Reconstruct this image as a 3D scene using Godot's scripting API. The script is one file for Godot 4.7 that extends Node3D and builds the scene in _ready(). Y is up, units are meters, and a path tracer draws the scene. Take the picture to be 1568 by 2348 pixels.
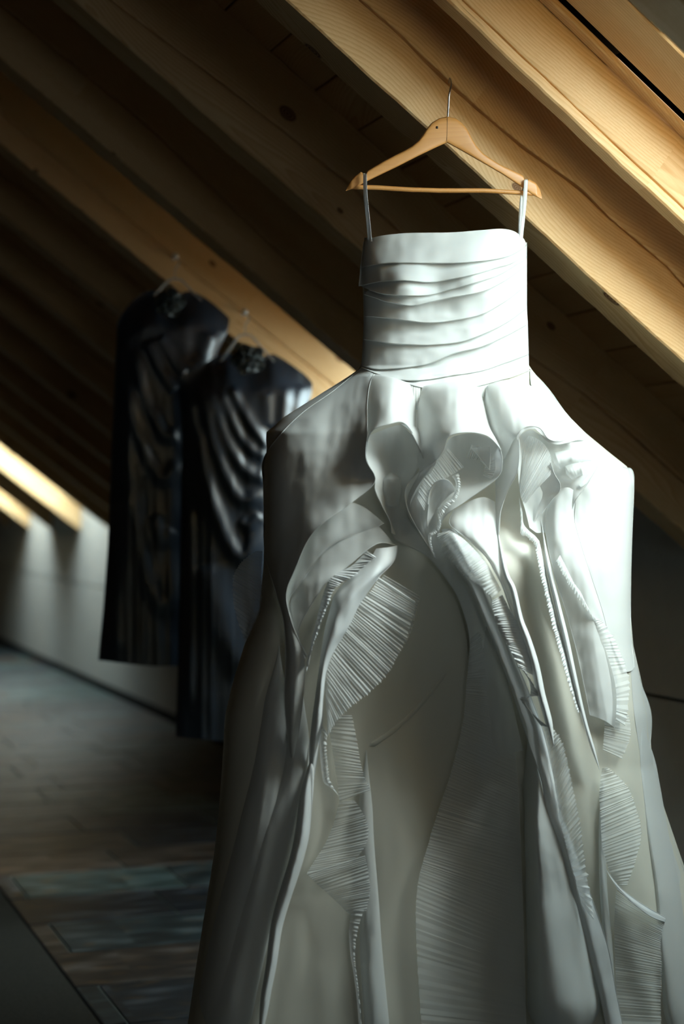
extends Node3D
# An attic with sloping rafters: a white gown on a wooden hanger in front, two dark satin dresses on a rafter behind.
# Metres, y up. The camera looks along -z; the attic is turned 19.7 degrees to it.
# Room coordinates: s runs along the knee wall into the distance, n away from the knee wall into the room.
# Roof coordinates: s, t up the slope from the top of the knee wall, off = height above the plane of the rafters' undersides.

const FOCAL := 4000.0                    # in pixels of a 1568 x 2348 frame
const EYE := Vector3(0, 1.4, 0)
const PITCH := 0.6545                    # 37.5 degrees
const KNEE := 1.243                      # height where the rafters' undersides meet the knee wall
const DRESS_S := -4.40                   # the plane the gown and its hanger hang in
const S0 := -9.6
const S1 := 12.6
const N1 := 7.2                          # the far knee wall

var W := Vector3.ZERO
var N := Vector3.ZERO
var ORIGIN := Vector3(0, 0, -4000.0 * 1.4 / 661.0)
var rng := RandomNumberGenerator.new()
var noise := FastNoiseLite.new()
var M := {}

func _ready() -> void:
	var a := atan(1435.0 / FOCAL)
	W = Vector3(-sin(a), 0, -cos(a))
	N = Vector3(-cos(a), 0, sin(a))
	rng.seed = 7
	noise.seed = 3
	noise.frequency = 1.0
	noise.fractal_octaves = 2
	# camera: a short telephoto, wide open, focused on the gown
	var cam := Camera3D.new()
	cam.name = "camera"
	cam.position = EYE
	cam.near = 0.05
	cam.far = 60.0
	var lens := CameraAttributesPhysical.new()
	lens.frustum_focal_length = 24.0 / (2.0 * 1174.0 / FOCAL)
	lens.frustum_focus_distance = 3.88
	lens.frustum_near = 0.05
	lens.frustum_far = 60.0
	lens.exposure_aperture = 1.35
	cam.attributes = lens
	add_child(cam)
	cam.current = true
	# the sky outside is overcast; inside, light comes through the skylights and an added fill window in the gable
	var world := WorldEnvironment.new()
	world.name = "environment"
	var env := Environment.new()
	env.background_mode = Environment.BG_COLOR
	env.background_color = Color(0.62, 0.70, 0.78)
	env.background_energy_multiplier = 2.0
	env.tonemap_mode = Environment.TONE_MAPPER_LINEAR
	env.tonemap_exposure = 1.0
	env.sdfgi_enabled = true
	env.ssao_enabled = true
	env.ssil_enabled = true
	world.environment = env
	add_child(world)
	# thin bright cloud round the sun, high on the knee-wall side; its soft beams come in through the skylights
	var sun := DirectionalLight3D.new()
	sun.name = "hazy_sun"
	sun.light_energy = 1.1
	sun.light_color = Color(0.97, 1.0, 0.98)
	sun.light_angular_distance = 16.0
	sun.shadow_enabled = true
	sun.basis = Basis.looking_at(N * 0.62 - Vector3.UP * 0.70 + W * 0.33, Vector3.UP)
	add_child(sun)
	materials()
	for k in SKY.size():
		skylight(k + 1, SKY[k])
	added_fill_window()
	room()
	rafters()
	floor_tiles()
	gown()
	dark_dresses()

# unseen window added for fill light in the gable behind the camera: n from, n to, y from, y to, energy
const GABLE := [1.5, 2.5, 1.25, 2.25, 0.75]
# s from, s to, t from, t to, energy of each skylight: three lie outside the frame or behind rafters
const SKY := [
	[-5.25, -4.75, 0.56, 1.46, 6.2],
	[-2.38, -1.80, 0.12, 0.80, 5.0],
	[5.30, 6.40, 0.30, 1.35, 4.2],
	[7.90, 8.90, 0.30, 1.35, 5.0],
]

# ---------------------------------------------------------------- coordinates

func room_at(s: float, n: float, y: float) -> Vector3:
	return ORIGIN + W * s + N * n + Vector3.UP * y

func roof_at(s: float, t: float, off: float) -> Vector3:
	var up := N * cos(PITCH) + Vector3.UP * sin(PITCH)
	var out := Vector3.UP * cos(PITCH) - N * sin(PITCH)
	return ORIGIN + Vector3.UP * KNEE + W * s + up * t + out * off

func on_plane(x: float, y: float, s: float) -> Vector3:   # where the sight line through a point of the frame meets the upright plane s
	var d := Vector3((x - 784.0) / FOCAL, (1174.0 - y) / FOCAL, -1.0)
	return EYE + d * ((ORIGIN + W * s - EYE).dot(W) / d.dot(W))

func slope_of(p: Vector3) -> Vector2:                      # (t, off) of a point
	var q := p - ORIGIN - Vector3.UP * KNEE
	var n := q.dot(N)
	return Vector2(n * cos(PITCH) + q.y * sin(PITCH), q.y * cos(PITCH) - n * sin(PITCH))

# ---------------------------------------------------------------- meshes

class Shape:
	var v := PackedVector3Array()
	var nrm := PackedVector3Array()
	var uv := PackedVector2Array()
	var idx := PackedInt32Array()

	func grid(rows: Array, uvs: Array = [], closed := false) -> void:      # rows of points, smooth; joined round when closed
		var base := v.size()
		var w: int = rows[0].size()
		var h := rows.size()
		var acc := PackedVector3Array()
		acc.resize(w * h)
		for j in h:
			for i in w:
				v.append(rows[j][i])
				uv.append(uvs[j][i] if uvs.size() else Vector2(float(i) / maxf(1, w - 1), float(j) / maxf(1, h - 1)))
		for j in h - 1:
			for i in w - 1:
				var a := j * w + i
				for f: Array in [[a, a + 1, a + w], [a + 1, a + w + 1, a + w]]:
					var p0: Vector3 = v[base + f[0]]
					var c := (v[base + f[2]] - p0).cross(v[base + f[1]] - p0)
					for k: int in f:
						acc[k] += c
						idx.append(base + k)
		if closed:
			for j in h:
				var m: Vector3 = acc[j * w] + acc[j * w + w - 1]
				acc[j * w] = m
				acc[j * w + w - 1] = m
		for k in acc.size():
			nrm.append(acc[k].normalized() if acc[k].length_squared() > 1e-24 else Vector3.UP)

	func quad(a: Vector3, b: Vector3, c: Vector3, d: Vector3, lu := 1.0, lv := 1.0, u0 := 0.0, v0 := 0.0) -> void:
		var base := v.size()
		v.append_array([a, b, c, d])
		uv.append_array([Vector2(u0, v0), Vector2(u0 + lu, v0), Vector2(u0 + lu, v0 + lv), Vector2(u0, v0 + lv)])
		var n := (c - a).cross(b - a).normalized()
		nrm.append_array([n, n, n, n])
		idx.append_array([base, base + 1, base + 2, base, base + 2, base + 3])

	# a bar with chamfered long edges: its ends a and b, half sizes along x and y
	func bar(a: Vector3, b: Vector3, x: Vector3, y: Vector3, c := 0.0, u0 := 0.0, v0 := 0.0) -> void:
		var lx := x.length()
		var ly := y.length()
		c = minf(c, 0.45 * minf(lx, ly))
		var x1 := x * (1.0 - c / lx)
		var y1 := y * (1.0 - c / ly)
		var ring := [-x1 - y, x1 - y, x - y1, x + y1, x1 + y, -x1 + y, -x + y1, -x - y1] if c > 0.0 else [-x - y, x - y, x + y, -x + y]
		if x.cross(y).dot(b - a) > 0.0:
			ring.reverse()
		var long := a.distance_to(b)
		var run := v0
		for k in ring.size():
			var p: Vector3 = ring[k]
			var q: Vector3 = ring[(k + 1) % ring.size()]
			var wide := p.distance_to(q)
			quad(a + p, b + p, b + q, a + q, long, wide, u0, run)
			run += wide
		for e in [[a, 1], [b, -1]]:
			var base := v.size()
			var n: Vector3 = (a - b).normalized() * e[1]
			for p: Vector3 in ring:
				v.append(e[0] + p)
				nrm.append(n)
				uv.append(Vector2(u0 + p.dot(x) / lx, v0 + p.dot(y) / ly))
			for k in range(1, ring.size() - 1):
				idx.append_array([base, base + k, base + k + 1] if e[1] > 0 else [base, base + k + 1, base + k])

	func tube(path: Array, r: Variant, sides := 8, caps := true, flat := 1.0) -> void:      # r: a number, or one for each point
		var rows := []
		var side := Vector3.ZERO
		for k in path.size():
			var d: Vector3 = (path[mini(k + 1, path.size() - 1)] - path[maxi(k - 1, 0)]).normalized()
			if side == Vector3.ZERO:
				side = d.cross(Vector3.UP if absf(d.y) < 0.9 else Vector3.RIGHT).normalized()
			side = (side - d * side.dot(d)).normalized()
			var other := d.cross(side)
			var rk: float = r[k] if r is Array or r is PackedFloat32Array else r
			var ring := PackedVector3Array()
			for i in sides + 1:
				var a := -TAU * i / sides
				ring.append(path[k] + (side * cos(a) * flat + other * sin(a)) * rk)
			rows.append(ring)
		if caps:
			for e in [0, path.size() - 1]:
				var ring := PackedVector3Array()
				ring.resize(sides + 1)
				ring.fill(path[e])
				if e == 0:
					rows.push_front(ring)
				else:
					rows.push_back(ring)
		grid(rows, [], true)

	func mesh(shift: Vector3) -> ArrayMesh:
		var a := []
		a.resize(Mesh.ARRAY_MAX)
		var moved := v.duplicate()
		for k in moved.size():
			moved[k] -= shift
		a[Mesh.ARRAY_VERTEX] = moved
		a[Mesh.ARRAY_NORMAL] = nrm
		a[Mesh.ARRAY_TEX_UV] = uv
		a[Mesh.ARRAY_INDEX] = idx
		var m := ArrayMesh.new()
		m.add_surface_from_arrays(Mesh.PRIMITIVE_TRIANGLES, a)
		return m

var used := {}

func numbered(called: String) -> String:
	var k: int = used.get(called, 0)
	used[called] = k + 1
	return called if k == 0 else "%s_%03d" % [called, k]

func thing(called: String, label: String, category: String, at: Vector3, group := "") -> Node3D:
	var o := Node3D.new()
	o.name = numbered(called)
	o.position = at
	add_child(o)
	o.set_meta("label", label)
	o.set_meta("category", category)
	if group:
		o.set_meta("group", group)
	return o

func put(sh: Shape, called: String, m: Material, under: Node3D = self) -> MeshInstance3D:   # shapes are built where they stand; the mesh is stored from its parent's origin
	var o := MeshInstance3D.new()
	var shift := Vector3.ZERO
	var p: Node = under
	while p != self:
		shift += p.position
		p = p.get_parent()
	o.mesh = sh.mesh(shift)
	o.material_override = m
	if under == self:
		o.name = numbered(called)
		add_child(o)
	else:
		o.name = called
		under.add_child(o, true)
	return o

func structure(o: Node3D) -> Node3D:
	o.set_meta("kind", "structure")
	return o

func curve(pts: Array, count: int) -> Array:        # Catmull-Rom through points of any vector type, evenly by index
	var out := []
	var last := pts.size() - 1
	for k in count:
		var f := float(k) / (count - 1) * last
		var i := mini(int(f), last - 1)
		var x := f - i
		var p0 = pts[maxi(i - 1, 0)]
		var p1 = pts[i]
		var p2 = pts[i + 1]
		var p3 = pts[mini(i + 2, last)]
		out.append(0.5 * ((2.0 * p1) + (p2 - p0) * x + (2.0 * p0 - 5.0 * p1 + 4.0 * p2 - p3) * x * x + (3.0 * p1 - p0 - 3.0 * p2 + p3) * x * x * x))
	return out

func along(list: Array, x: float) -> float:          # piecewise linear: list of Vector2 sorted by x
	if x <= list[0].x:
		return list[0].y
	for k in range(1, list.size()):
		if x <= list[k].x:
			return lerpf(list[k - 1].y, list[k].y, (x - list[k - 1].x) / maxf(1e-6, list[k].x - list[k - 1].x))
	return list[-1].y

# ---------------------------------------------------------------- materials

func plain(c: Color, rough: float, spec := 0.5) -> StandardMaterial3D:
	var m := StandardMaterial3D.new()
	m.albedo_color = c
	m.roughness = rough
	m.metallic_specular = spec
	m.cull_mode = BaseMaterial3D.CULL_DISABLED
	return m

func cloth(c: Color, rough: float, alpha: float, through: float, sheen := 0.0) -> StandardMaterial3D:
	var m := plain(c, rough, 0.4)
	if alpha < 1.0:
		m.transparency = BaseMaterial3D.TRANSPARENCY_ALPHA
		m.albedo_color.a = alpha
	if through > 0.0:
		m.backlight_enabled = true
		m.backlight = Color(through, through, through)
	if sheen > 0.0:
		m.rim_enabled = true
		m.rim = sheen
		m.rim_tint = 0.5
	return m

# Spruce: growth rings round a wandering heart, fine pores, and knots (x along the board, y across, size) in metres
func wood(key: int, wide: int, high: int, length: float, width: float, knots: Array, pale: Color, deep: Color) -> ImageTexture:
	var data := PackedByteArray()
	data.resize(wide * high * 3)
	var at := 0
	var mid := PackedFloat32Array()
	var wob := PackedFloat32Array()
	for i in wide:
		var x := length * i / wide
		mid.append(width * (0.5 + 0.32 * noise.get_noise_2d(x * 0.55, key * 9.1)))
		wob.append(0.02 + 0.05 * absf(noise.get_noise_2d(x * 0.4, key * 5.3 + 40.0)))
	var brown := Color(0.33, 0.19, 0.10)
	for j in high:
		var y := width * j / high
		for i in wide:
			var x := length * i / wide
			var dy := y - mid[i]
			var dark := 0.0
			var pull := 0.0
			for k: Vector3 in knots:
				var kx := (x - k.x) * 0.62
				var ky := y - k.y
				if absf(kx) < k.z * 7.0 and absf(ky) < k.z * 7.0:
					var d := sqrt(kx * kx + ky * ky) / k.z
					pull += signf(ky) * k.z * 1.15 * exp(-d * d * 0.16)
					dark = maxf(dark, clampf((1.25 - d) * 3.0, 0.0, 1.0) * (0.72 + 0.28 * sin(d * 16.0)))
			dy -= pull
			var ring := sqrt(dy * dy + wob[i] * wob[i]) * 120.0 + 1.3 * noise.get_noise_2d(x * 1.1, y * 9.0 + key * 7.0)
			var f := ring - floorf(ring)
			var line := f * f * (1.0 - smoothstep(0.86, 1.0, f))
			var pore := noise.get_noise_2d(x * 22.0, y * 620.0 + key * 31.0)
			var tone := 0.5 * noise.get_noise_2d(x * 0.9 + 17.0, y * 6.0 + key * 3.0)
			var c := pale.lerp(deep, clampf(0.14 + line * 0.42 + 0.12 * pore + 0.42 * tone, 0.0, 1.0)).lerp(brown, dark * 0.85)
			data[at] = int(clampf(c.r, 0, 1) * 255.0)
			data[at + 1] = int(clampf(c.g, 0, 1) * 255.0)
			data[at + 2] = int(clampf(c.b, 0, 1) * 255.0)
			at += 3
	return ImageTexture.create_from_image(Image.create_from_data(wide, high, false, Image.FORMAT_RGB8, data))

func wooden(tex: Texture2D, length: float, width: float, shift: Vector2, rough := 0.62, tint := Color.WHITE) -> StandardMaterial3D:   # uv in metres
	var m := plain(tint, rough, 0.4)
	m.albedo_texture = tex
	m.uv1_scale = Vector3(1.0 / length, 1.0 / width, 1)
	m.uv1_offset = Vector3(shift.x, shift.y, 0)
	return m

func speckle(key: int, side: int, low: Color, high: Color, f1: float, f2: float) -> ImageTexture:
	var im := Image.create(side, side, false, Image.FORMAT_RGB8)
	for j in side:
		for i in side:
			var a := 0.5 + 0.5 * noise.get_noise_3d(i * f1 / side, j * f1 / side, key)
			var b := 0.5 + 0.5 * noise.get_noise_3d(i * f2 / side, j * f2 / side, key + 50)
			im.set_pixel(i, j, low.lerp(high, clampf(0.6 * a + 0.4 * b, 0, 1)))
	return ImageTexture.create_from_image(im)

const BOARD_L := 2.6
const BOARD_W := 0.52

func materials() -> void:
	var k1 := [Vector3(0.55, 0.10, 0.012), Vector3(1.18, 0.33, 0.016), Vector3(1.72, 0.15, 0.010), Vector3(2.2, 0.42, 0.013), Vector3(0.2, 0.38, 0.009), Vector3(1.5, 0.46, 0.007), Vector3(0.9, 0.22, 0.006)]
	var k2 := [Vector3(0.35, 0.30, 0.014), Vector3(0.95, 0.12, 0.010), Vector3(1.45, 0.38, 0.012), Vector3(2.05, 0.20, 0.015), Vector3(2.4, 0.45, 0.008), Vector3(1.2, 0.25, 0.006)]
	var pale := Color(0.92, 0.79, 0.60)
	var deep := Color(0.72, 0.50, 0.275)
	M.tex = [wood(1, 1536, 384, BOARD_L, BOARD_W, k1, pale, deep), wood(2, 1536, 384, BOARD_L, BOARD_W, k2, pale, deep)]
	M.plaster = plain(Color(0.90, 0.895, 0.87), 0.92, 0.3)
	M.plaster.albedo_texture = speckle(4, 256, Color(0.9, 0.9, 0.9), Color(1, 1, 1), 9.0, 60.0)
	M.plaster.uv1_triplanar = true
	M.plaster.uv1_scale = Vector3(0.8, 0.8, 0.8)
	M.timber_dark = plain(Color(0.36, 0.28, 0.21), 0.85, 0.3)
	M.dark = plain(Color(0.10, 0.095, 0.09), 0.9, 0.3)
	M.carpet = plain(Color(0.36, 0.35, 0.32), 0.97, 0.2)
	M.carpet.albedo_texture = speckle(9, 256, Color(0.75, 0.75, 0.75), Color(1, 1, 1), 40.0, 120.0)
	M.carpet.uv1_triplanar = true
	M.carpet.uv1_scale = Vector3(2, 2, 2)
	M.grout = plain(Color(0.50, 0.54, 0.52), 0.85, 0.3)
	M.steel = plain(Color(0.72, 0.72, 0.72), 0.28)
	M.steel.metallic = 1.0
	M.satin = cloth(Color(0.845, 0.855, 0.84), 0.48, 1.0, 0.0, 0.3)
	M.ivory = cloth(Color(0.82, 0.81, 0.755), 0.5, 1.0, 0.0, 0.3)
	M.lining = cloth(Color(0.89, 0.87, 0.80), 0.6, 1.0, 0.0)
	M.organza = cloth(Color(0.86, 0.87, 0.86), 0.5, 0.86, 0.55, 0.3)
	M.sheer = cloth(Color(0.93, 0.94, 0.93), 0.55, 0.42, 0.55, 0.3)
	M.plisse = cloth(Color(0.93, 0.94, 0.93), 0.5, 0.64, 0.7, 0.3)
	M.hem = cloth(Color(0.87, 0.88, 0.875), 0.5, 1.0, 0.4)
	M.navy = cloth(Color(0.14, 0.185, 0.24), 0.36, 1.0, 0.0)
	M.navy.metallic_specular = 0.6
	M.rosette = cloth(Color(0.20, 0.23, 0.23), 0.5, 1.0, 0.2)
	M.hanger = plain(Color(0.86, 0.66, 0.40), 0.38)
	M.hanger.albedo_texture = wood(3, 512, 128, 0.6, 0.12, [], Color(0.83, 0.60, 0.34), Color(0.76, 0.52, 0.27))
	M.hanger.albedo_color = Color.WHITE
	M.hanger.uv1_scale = Vector3(1.6, 7.0, 1)
	M.clear = plain(Color(0.85, 0.87, 0.88, 0.35), 0.12)
	M.clear.transparency = BaseMaterial3D.TRANSPARENCY_ALPHA
	M.white = plain(Color(0.92, 0.92, 0.92), 0.35)
	M.pane = plain(Color(0.95, 0.98, 1.0, 0.08), 0.05)
	M.pane.transparency = BaseMaterial3D.TRANSPARENCY_ALPHA

# ---------------------------------------------------------------- the room

func skylight(k: int, d: Array) -> void:
	var o := Node3D.new()
	o.name = "window_%d" % k
	o.position = roof_at((d[0] + d[1]) / 2, (d[2] + d[3]) / 2, 0.30)
	add_child(o)
	structure(o)
	var s := (d[1] as float) - (d[0] as float)
	var out := Vector3.UP * cos(PITCH) - N * sin(PITCH)
	var up := N * cos(PITCH) + Vector3.UP * sin(PITCH)
	# a frame round the shaft
	var lift := 0.405 if k == 1 else 0.35
	var wood_m := wooden(M.tex[k % 2], BOARD_L, BOARD_W, Vector2(k * 0.31, k * 0.17))
	for e in [[d[0] - 0.012, 0], [d[1] + 0.012, 0]]:
		var sh := Shape.new()
		sh.bar(roof_at(e[0], d[2] - 0.024, lift), roof_at(e[0], d[3] + 0.024, lift), W * 0.012, out * 0.06, 0.002)
		put(sh, "frame_side", wood_m, o)
	for e in [d[2] - 0.012, d[3] + 0.012]:
		var sh := Shape.new()
		sh.bar(roof_at(d[0], e, lift), roof_at(d[1], e, lift), up * 0.012, out * 0.06, 0.002)
		put(sh, "frame_rail", wood_m, o)
	var g := Shape.new()
	g.bar(roof_at(d[0], (d[2] + d[3]) / 2, lift + 0.05), roof_at(d[1], (d[2] + d[3]) / 2, lift + 0.05), up * (d[3] - d[2]) / 2, out * 0.004)
	put(g, "pane", M.pane, o)
	var l := AreaLight3D.new()
	l.name = "daylight"
	l.area_size = Vector2(s, d[3] - d[2])
	l.area_normalize_energy = false
	l.light_energy = d[4]
	l.light_color = Color(0.87, 0.97, 0.99)
	l.area_range = 40.0
	l.area_attenuation = 2.0
	l.shadow_enabled = true
	l.transform = Transform3D(Basis(W, -up if W.cross(-up).dot(out) > 0 else up, out), roof_at((d[0] + d[1]) / 2, (d[2] + d[3]) / 2, lift + 0.038) - o.position)
	o.add_child(l)

func added_fill_window() -> void:  # unseen window, added to brighten the gown and rafters from the front
	var o := Node3D.new()
	o.name = "window_5"
	var n := (GABLE[0] + GABLE[1]) / 2.0 as float
	var y := (GABLE[2] + GABLE[3]) / 2.0 as float
	var hw := (GABLE[1] - GABLE[0]) / 2.0 as float
	var hh := (GABLE[3] - GABLE[2]) / 2.0 as float
	o.position = room_at(S0, n, y)
	add_child(o)
	structure(o)
	var m := wooden(M.tex[0], BOARD_L, BOARD_W, Vector2(0.7, 0.2))
	for e in [-1.0, 0.0, 1.0]:
		var sh := Shape.new()
		sh.bar(room_at(S0 - 0.06, n + e * (hw - 0.025), y - hh), room_at(S0 - 0.06, n + e * (hw - 0.025), y + hh), N * 0.025, W * 0.03, 0.004)
		put(sh, "frame_side" if e != 0.0 else "mullion", m, o)
		if e != 0.0:
			var r := Shape.new()
			r.bar(room_at(S0 - 0.06, n - hw + 0.05, y + e * (hh - 0.025)), room_at(S0 - 0.06, n + hw - 0.05, y + e * (hh - 0.025)), Vector3.UP * 0.025, W * 0.03, 0.004)
			put(r, "frame_rail", m, o)
	var g := Shape.new()
	g.bar(room_at(S0 - 0.07, n, y - hh + 0.04), room_at(S0 - 0.07, n, y + hh - 0.04), N * (hw - 0.04), W * 0.003)
	put(g, "pane", M.pane, o)
	var l := AreaLight3D.new()
	l.name = "daylight"  # added fill light, no known window stands here
	l.area_size = Vector2(hw * 2.0 - 0.1, hh * 2.0 - 0.1)
	l.area_normalize_energy = false
	l.light_energy = GABLE[4]
	l.light_color = Color(0.97, 1.0, 0.97)
	l.area_range = 40.0
	l.area_attenuation = 2.0
	l.shadow_enabled = true
	l.transform = Transform3D(Basis(N, Vector3.UP, -W) if N.cross(Vector3.UP).dot(-W) > 0.0 else Basis(-N, Vector3.UP, -W), W * -0.02)
	o.add_child(l)

func slab(called: String, a: Vector3, b: Vector3, x: Vector3, y: Vector3, m: Material, under: Node3D = self) -> MeshInstance3D:
	var sh := Shape.new()
	sh.bar(a, b, x, y)
	return put(sh, called, m, under)

func room() -> void:
	var w := Shape.new()
	var seam := 0.574 * 1.4
	# the knee wall: two runs of plasterboard with a sunk joint
	var wall := Node3D.new()
	wall.name = "wall_right"
	wall.position = room_at(0, 0, 0)
	add_child(wall)
	structure(wall)
	slab("panel", room_at(S0, -0.05, seam / 2 - 0.003), room_at(S1, -0.05, seam / 2 - 0.003), N * 0.05, Vector3.UP * (seam / 2 - 0.003), M.plaster, wall)
	var top := KNEE + 0.40
	slab("panel", room_at(S0, -0.05, (seam + top) / 2 + 0.003), room_at(S1, -0.05, (seam + top) / 2 + 0.003), N * 0.05, Vector3.UP * ((top - seam) / 2 - 0.003), M.plaster, wall)
	slab("backing", room_at(S0, -0.12, top / 2), room_at(S1, -0.12, top / 2), N * 0.064, Vector3.UP * top / 2, M.dark, wall)
	structure(slab("baseboard_right", room_at(S0, 0.006, 0.03), room_at(S1, 0.006, 0.03), N * 0.006, Vector3.UP * 0.03, M.dark))
	structure(slab("wall_left", room_at(S0, N1 + 0.08, 0.8), room_at(S1, N1 + 0.08, 0.8), N * 0.08, Vector3.UP * 0.8, M.timber_dark))
	# gables: upright strips as high as the roof, open at the added fill window
	for e in [["wall_back", S0 - 0.075], ["wall_far", S1 + 0.075]]:
		var gable := Node3D.new()
		gable.name = e[0]
		gable.position = room_at(e[1], N1 / 2, 0)
		add_child(gable)
		structure(gable)
		var marks := [-0.2, 0.6, GABLE[0], GABLE[1], 3.0, N1 / 2, N1 - 3.0, N1 - 1.5, N1 - 0.6, N1 + 0.2]
		for k in marks.size() - 1:
			var a: float = marks[k]
			var b: float = marks[k + 1]
			var high := KNEE + (minf(N1 / 2, maxf(minf(b, N1 - a), 0.0)) if a < N1 / 2 else minf(N1 / 2, N1 - a)) * tan(PITCH) + 0.36
			var runs := [[0.0, high]]
			if e[0] == "wall_back" and k == 2:
				runs = [[0.0, GABLE[2]], [GABLE[3], high]]
			for r in runs:
				slab("panel", room_at(e[1], (a + b) / 2, r[0]), room_at(e[1], (a + b) / 2, r[1]), N * (b - a) / 2, W * 0.075, M.timber_dark, gable)
	# the roof: boards across the rafters, a slab over them, both open at the skylights
	var roof := Node3D.new()
	roof.name = "ceiling"
	roof.position = roof_at(0, 0, 0.26)
	add_child(roof)
	structure(roof)
	var out := Vector3.UP * cos(PITCH) - N * sin(PITCH)
	var up := N * cos(PITCH) + Vector3.UP * sin(PITCH)
	var ridge := N1 / 2 / cos(PITCH)
	var mats := []
	for k in 4:
		mats.append(wooden(M.tex[k % 2], BOARD_L, BOARD_W, Vector2(k * 0.27, k * 0.23), 0.7, Color(0.92, 0.88, 0.84)))
	var t := -0.12
	while t < ridge - 0.02:
		var cuts := [S0]
		for d: Array in [[-5.254, -4.479, -1.0, 9.0]] + SKY.slice(1):
			if t + 0.165 > d[2] - 0.02 and t < d[3] + 0.02:
				cuts.append_array([d[0] - 0.024, d[1] + 0.024])
		cuts.append(S1)
		for c in range(0, cuts.size(), 2):
			var sh := Shape.new()
			sh.bar(roof_at(cuts[c], t + 0.081, 0.273 + rng.randf() * 0.003), roof_at(cuts[c + 1], t + 0.081, 0.273 + rng.randf() * 0.003), up * 0.0795, out * 0.012, 0.003, rng.randf() * 2.0, rng.randf() * 0.4)
			put(sh, "board", mats[rng.randi() % 4], roof)
		t += 0.163
	var spans := [S0 - 0.1]
	for d: Array in [[-5.254, -4.479]] + SKY.slice(1):
		spans.append_array([d[0] - 0.024, d[1] + 0.024])
	spans.append(S1 + 0.1)
	for k in spans.size() - 1:
		var parts := [[-0.3, ridge]]
		if k % 2 == 1:
			var d: Array = SKY[k / 2]
			parts = [[-0.3, d[2] - 0.024], [d[3] + 0.024, ridge]]
			if k == 1:       # the nearest bay is boarded higher up
				for q in parts:
					slab("roof_slab", roof_at(spans[k], (q[0] + q[1]) / 2, 0.40), roof_at(spans[k + 1], (q[0] + q[1]) / 2, 0.40), up * (q[1] - q[0]) / 2, out * 0.05, M.dark, roof)
				continue
		for q in parts:
			slab("roof_slab", roof_at(spans[k], (q[0] + q[1]) / 2, 0.355), roof_at(spans[k + 1], (q[0] + q[1]) / 2, 0.355), up * (q[1] - q[0]) / 2, out * 0.065, M.dark, roof)
	# the other slope of the roof, outside the frame
	var up2 := -N * cos(PITCH) + Vector3.UP * sin(PITCH)
	var out2 := Vector3.UP * cos(PITCH) + N * sin(PITCH)
	var foot := room_at(0, N1, KNEE) + up2 * ridge / 2 + out2 * 0.32
	structure(slab("ceiling_left", foot + W * (S0 - 0.1), foot + W * (S1 + 0.1), up2 * (ridge / 2 + 0.35), out2 * 0.06, M.timber_dark))

# One timber: a profile swept up the slope, with chamfered arrises, a slightly wavy surface and a drying crack along the face that looks towards s-
func timber(s_near: float, wide: float, deep0: float, deep1: float, crack: Array, gap: Array, t0: float, t1: float, step: float, key: float) -> Shape:
	var sh := Shape.new()
	var strips := [[], [], [], []]
	var uvs := [[], [], [], []]
	var t := t0
	while t < t1 + step * 0.5:
		var c := 0.004
		var j := func(q: float) -> float: return 0.0022 * noise.get_noise_2d(t * 2.3 + q * 13.0, key * 11.0) + 0.0012 * noise.get_noise_2d(t * 11.0 + q * 5.0, key * 7.0)
		var b: float = deep0 + j.call(1.0)
		var a: float = s_near + j.call(2.0)
		var f: float = s_near + wide + j.call(3.0)
		var o: float = along(crack, t) + 0.6 * j.call(4.0)
		var g: float = maxf(0.0004, along(gap, t) * (0.8 + 0.6 * noise.get_noise_2d(t * 4.0, key))) / 2.0
		# near face from the top down to the arris
		var face := [Vector2(a, deep1), Vector2(a, lerpf(o, deep1, 0.5)), Vector2(a, o + g + 0.012), Vector2(a + 0.0008, o + g + 0.002), Vector2(a + 0.004, o + g), Vector2(a + 0.004 + g * 5.0, o + g * 0.4), Vector2(a + 0.004 + g * 5.0, o - g * 0.4), Vector2(a + 0.004, o - g), Vector2(a + 0.0008, o - g - 0.002), Vector2(a, o - g - 0.012), Vector2(a, lerpf(o, b, 0.5)), Vector2(a, b + c)]
		var rows := [face, [face[-1], Vector2(a + c, b)], [Vector2(a + c, b), Vector2((a + f) / 2, b), Vector2(f - c, b)], [Vector2(f - c, b), Vector2(f, b + c), Vector2(f, deep1)]]
		for k in 4:
			var line := PackedVector3Array()
			var uvl := PackedVector2Array()
			for p: Vector2 in rows[k]:
				line.append(roof_at(p.x, t, p.y))
				uvl.append(Vector2(t, (p.y + (0.0 if k < 2 else 0.3) + (p.x - s_near)) + key * 0.13))
			strips[k].append(line)
			uvs[k].append(uvl)
		t += step
	for k in 4:
		sh.grid(strips[k], uvs[k])
	# ends
	for e in [[t0, 1], [t1, -1]]:
		var q := [roof_at(s_near, e[0], deep0), roof_at(s_near + wide, e[0], deep0), roof_at(s_near + wide, e[0], deep1), roof_at(s_near, e[0], deep1)]
		if e[1] < 0:
			q.reverse()
		sh.quad(q[0], q[1], q[2], q[3], wide, deep1 - deep0)
	return sh

func traced(pts: Array, s: float) -> Array:           # a crack drawn on the face at s, as (t, off)
	var list := []
	for p: Vector2 in pts:
		list.append(slope_of(on_plane(p.x, p.y, s)))
	list.sort_custom(func(a: Vector2, b: Vector2) -> bool: return a.x < b.x)
	return list

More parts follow.
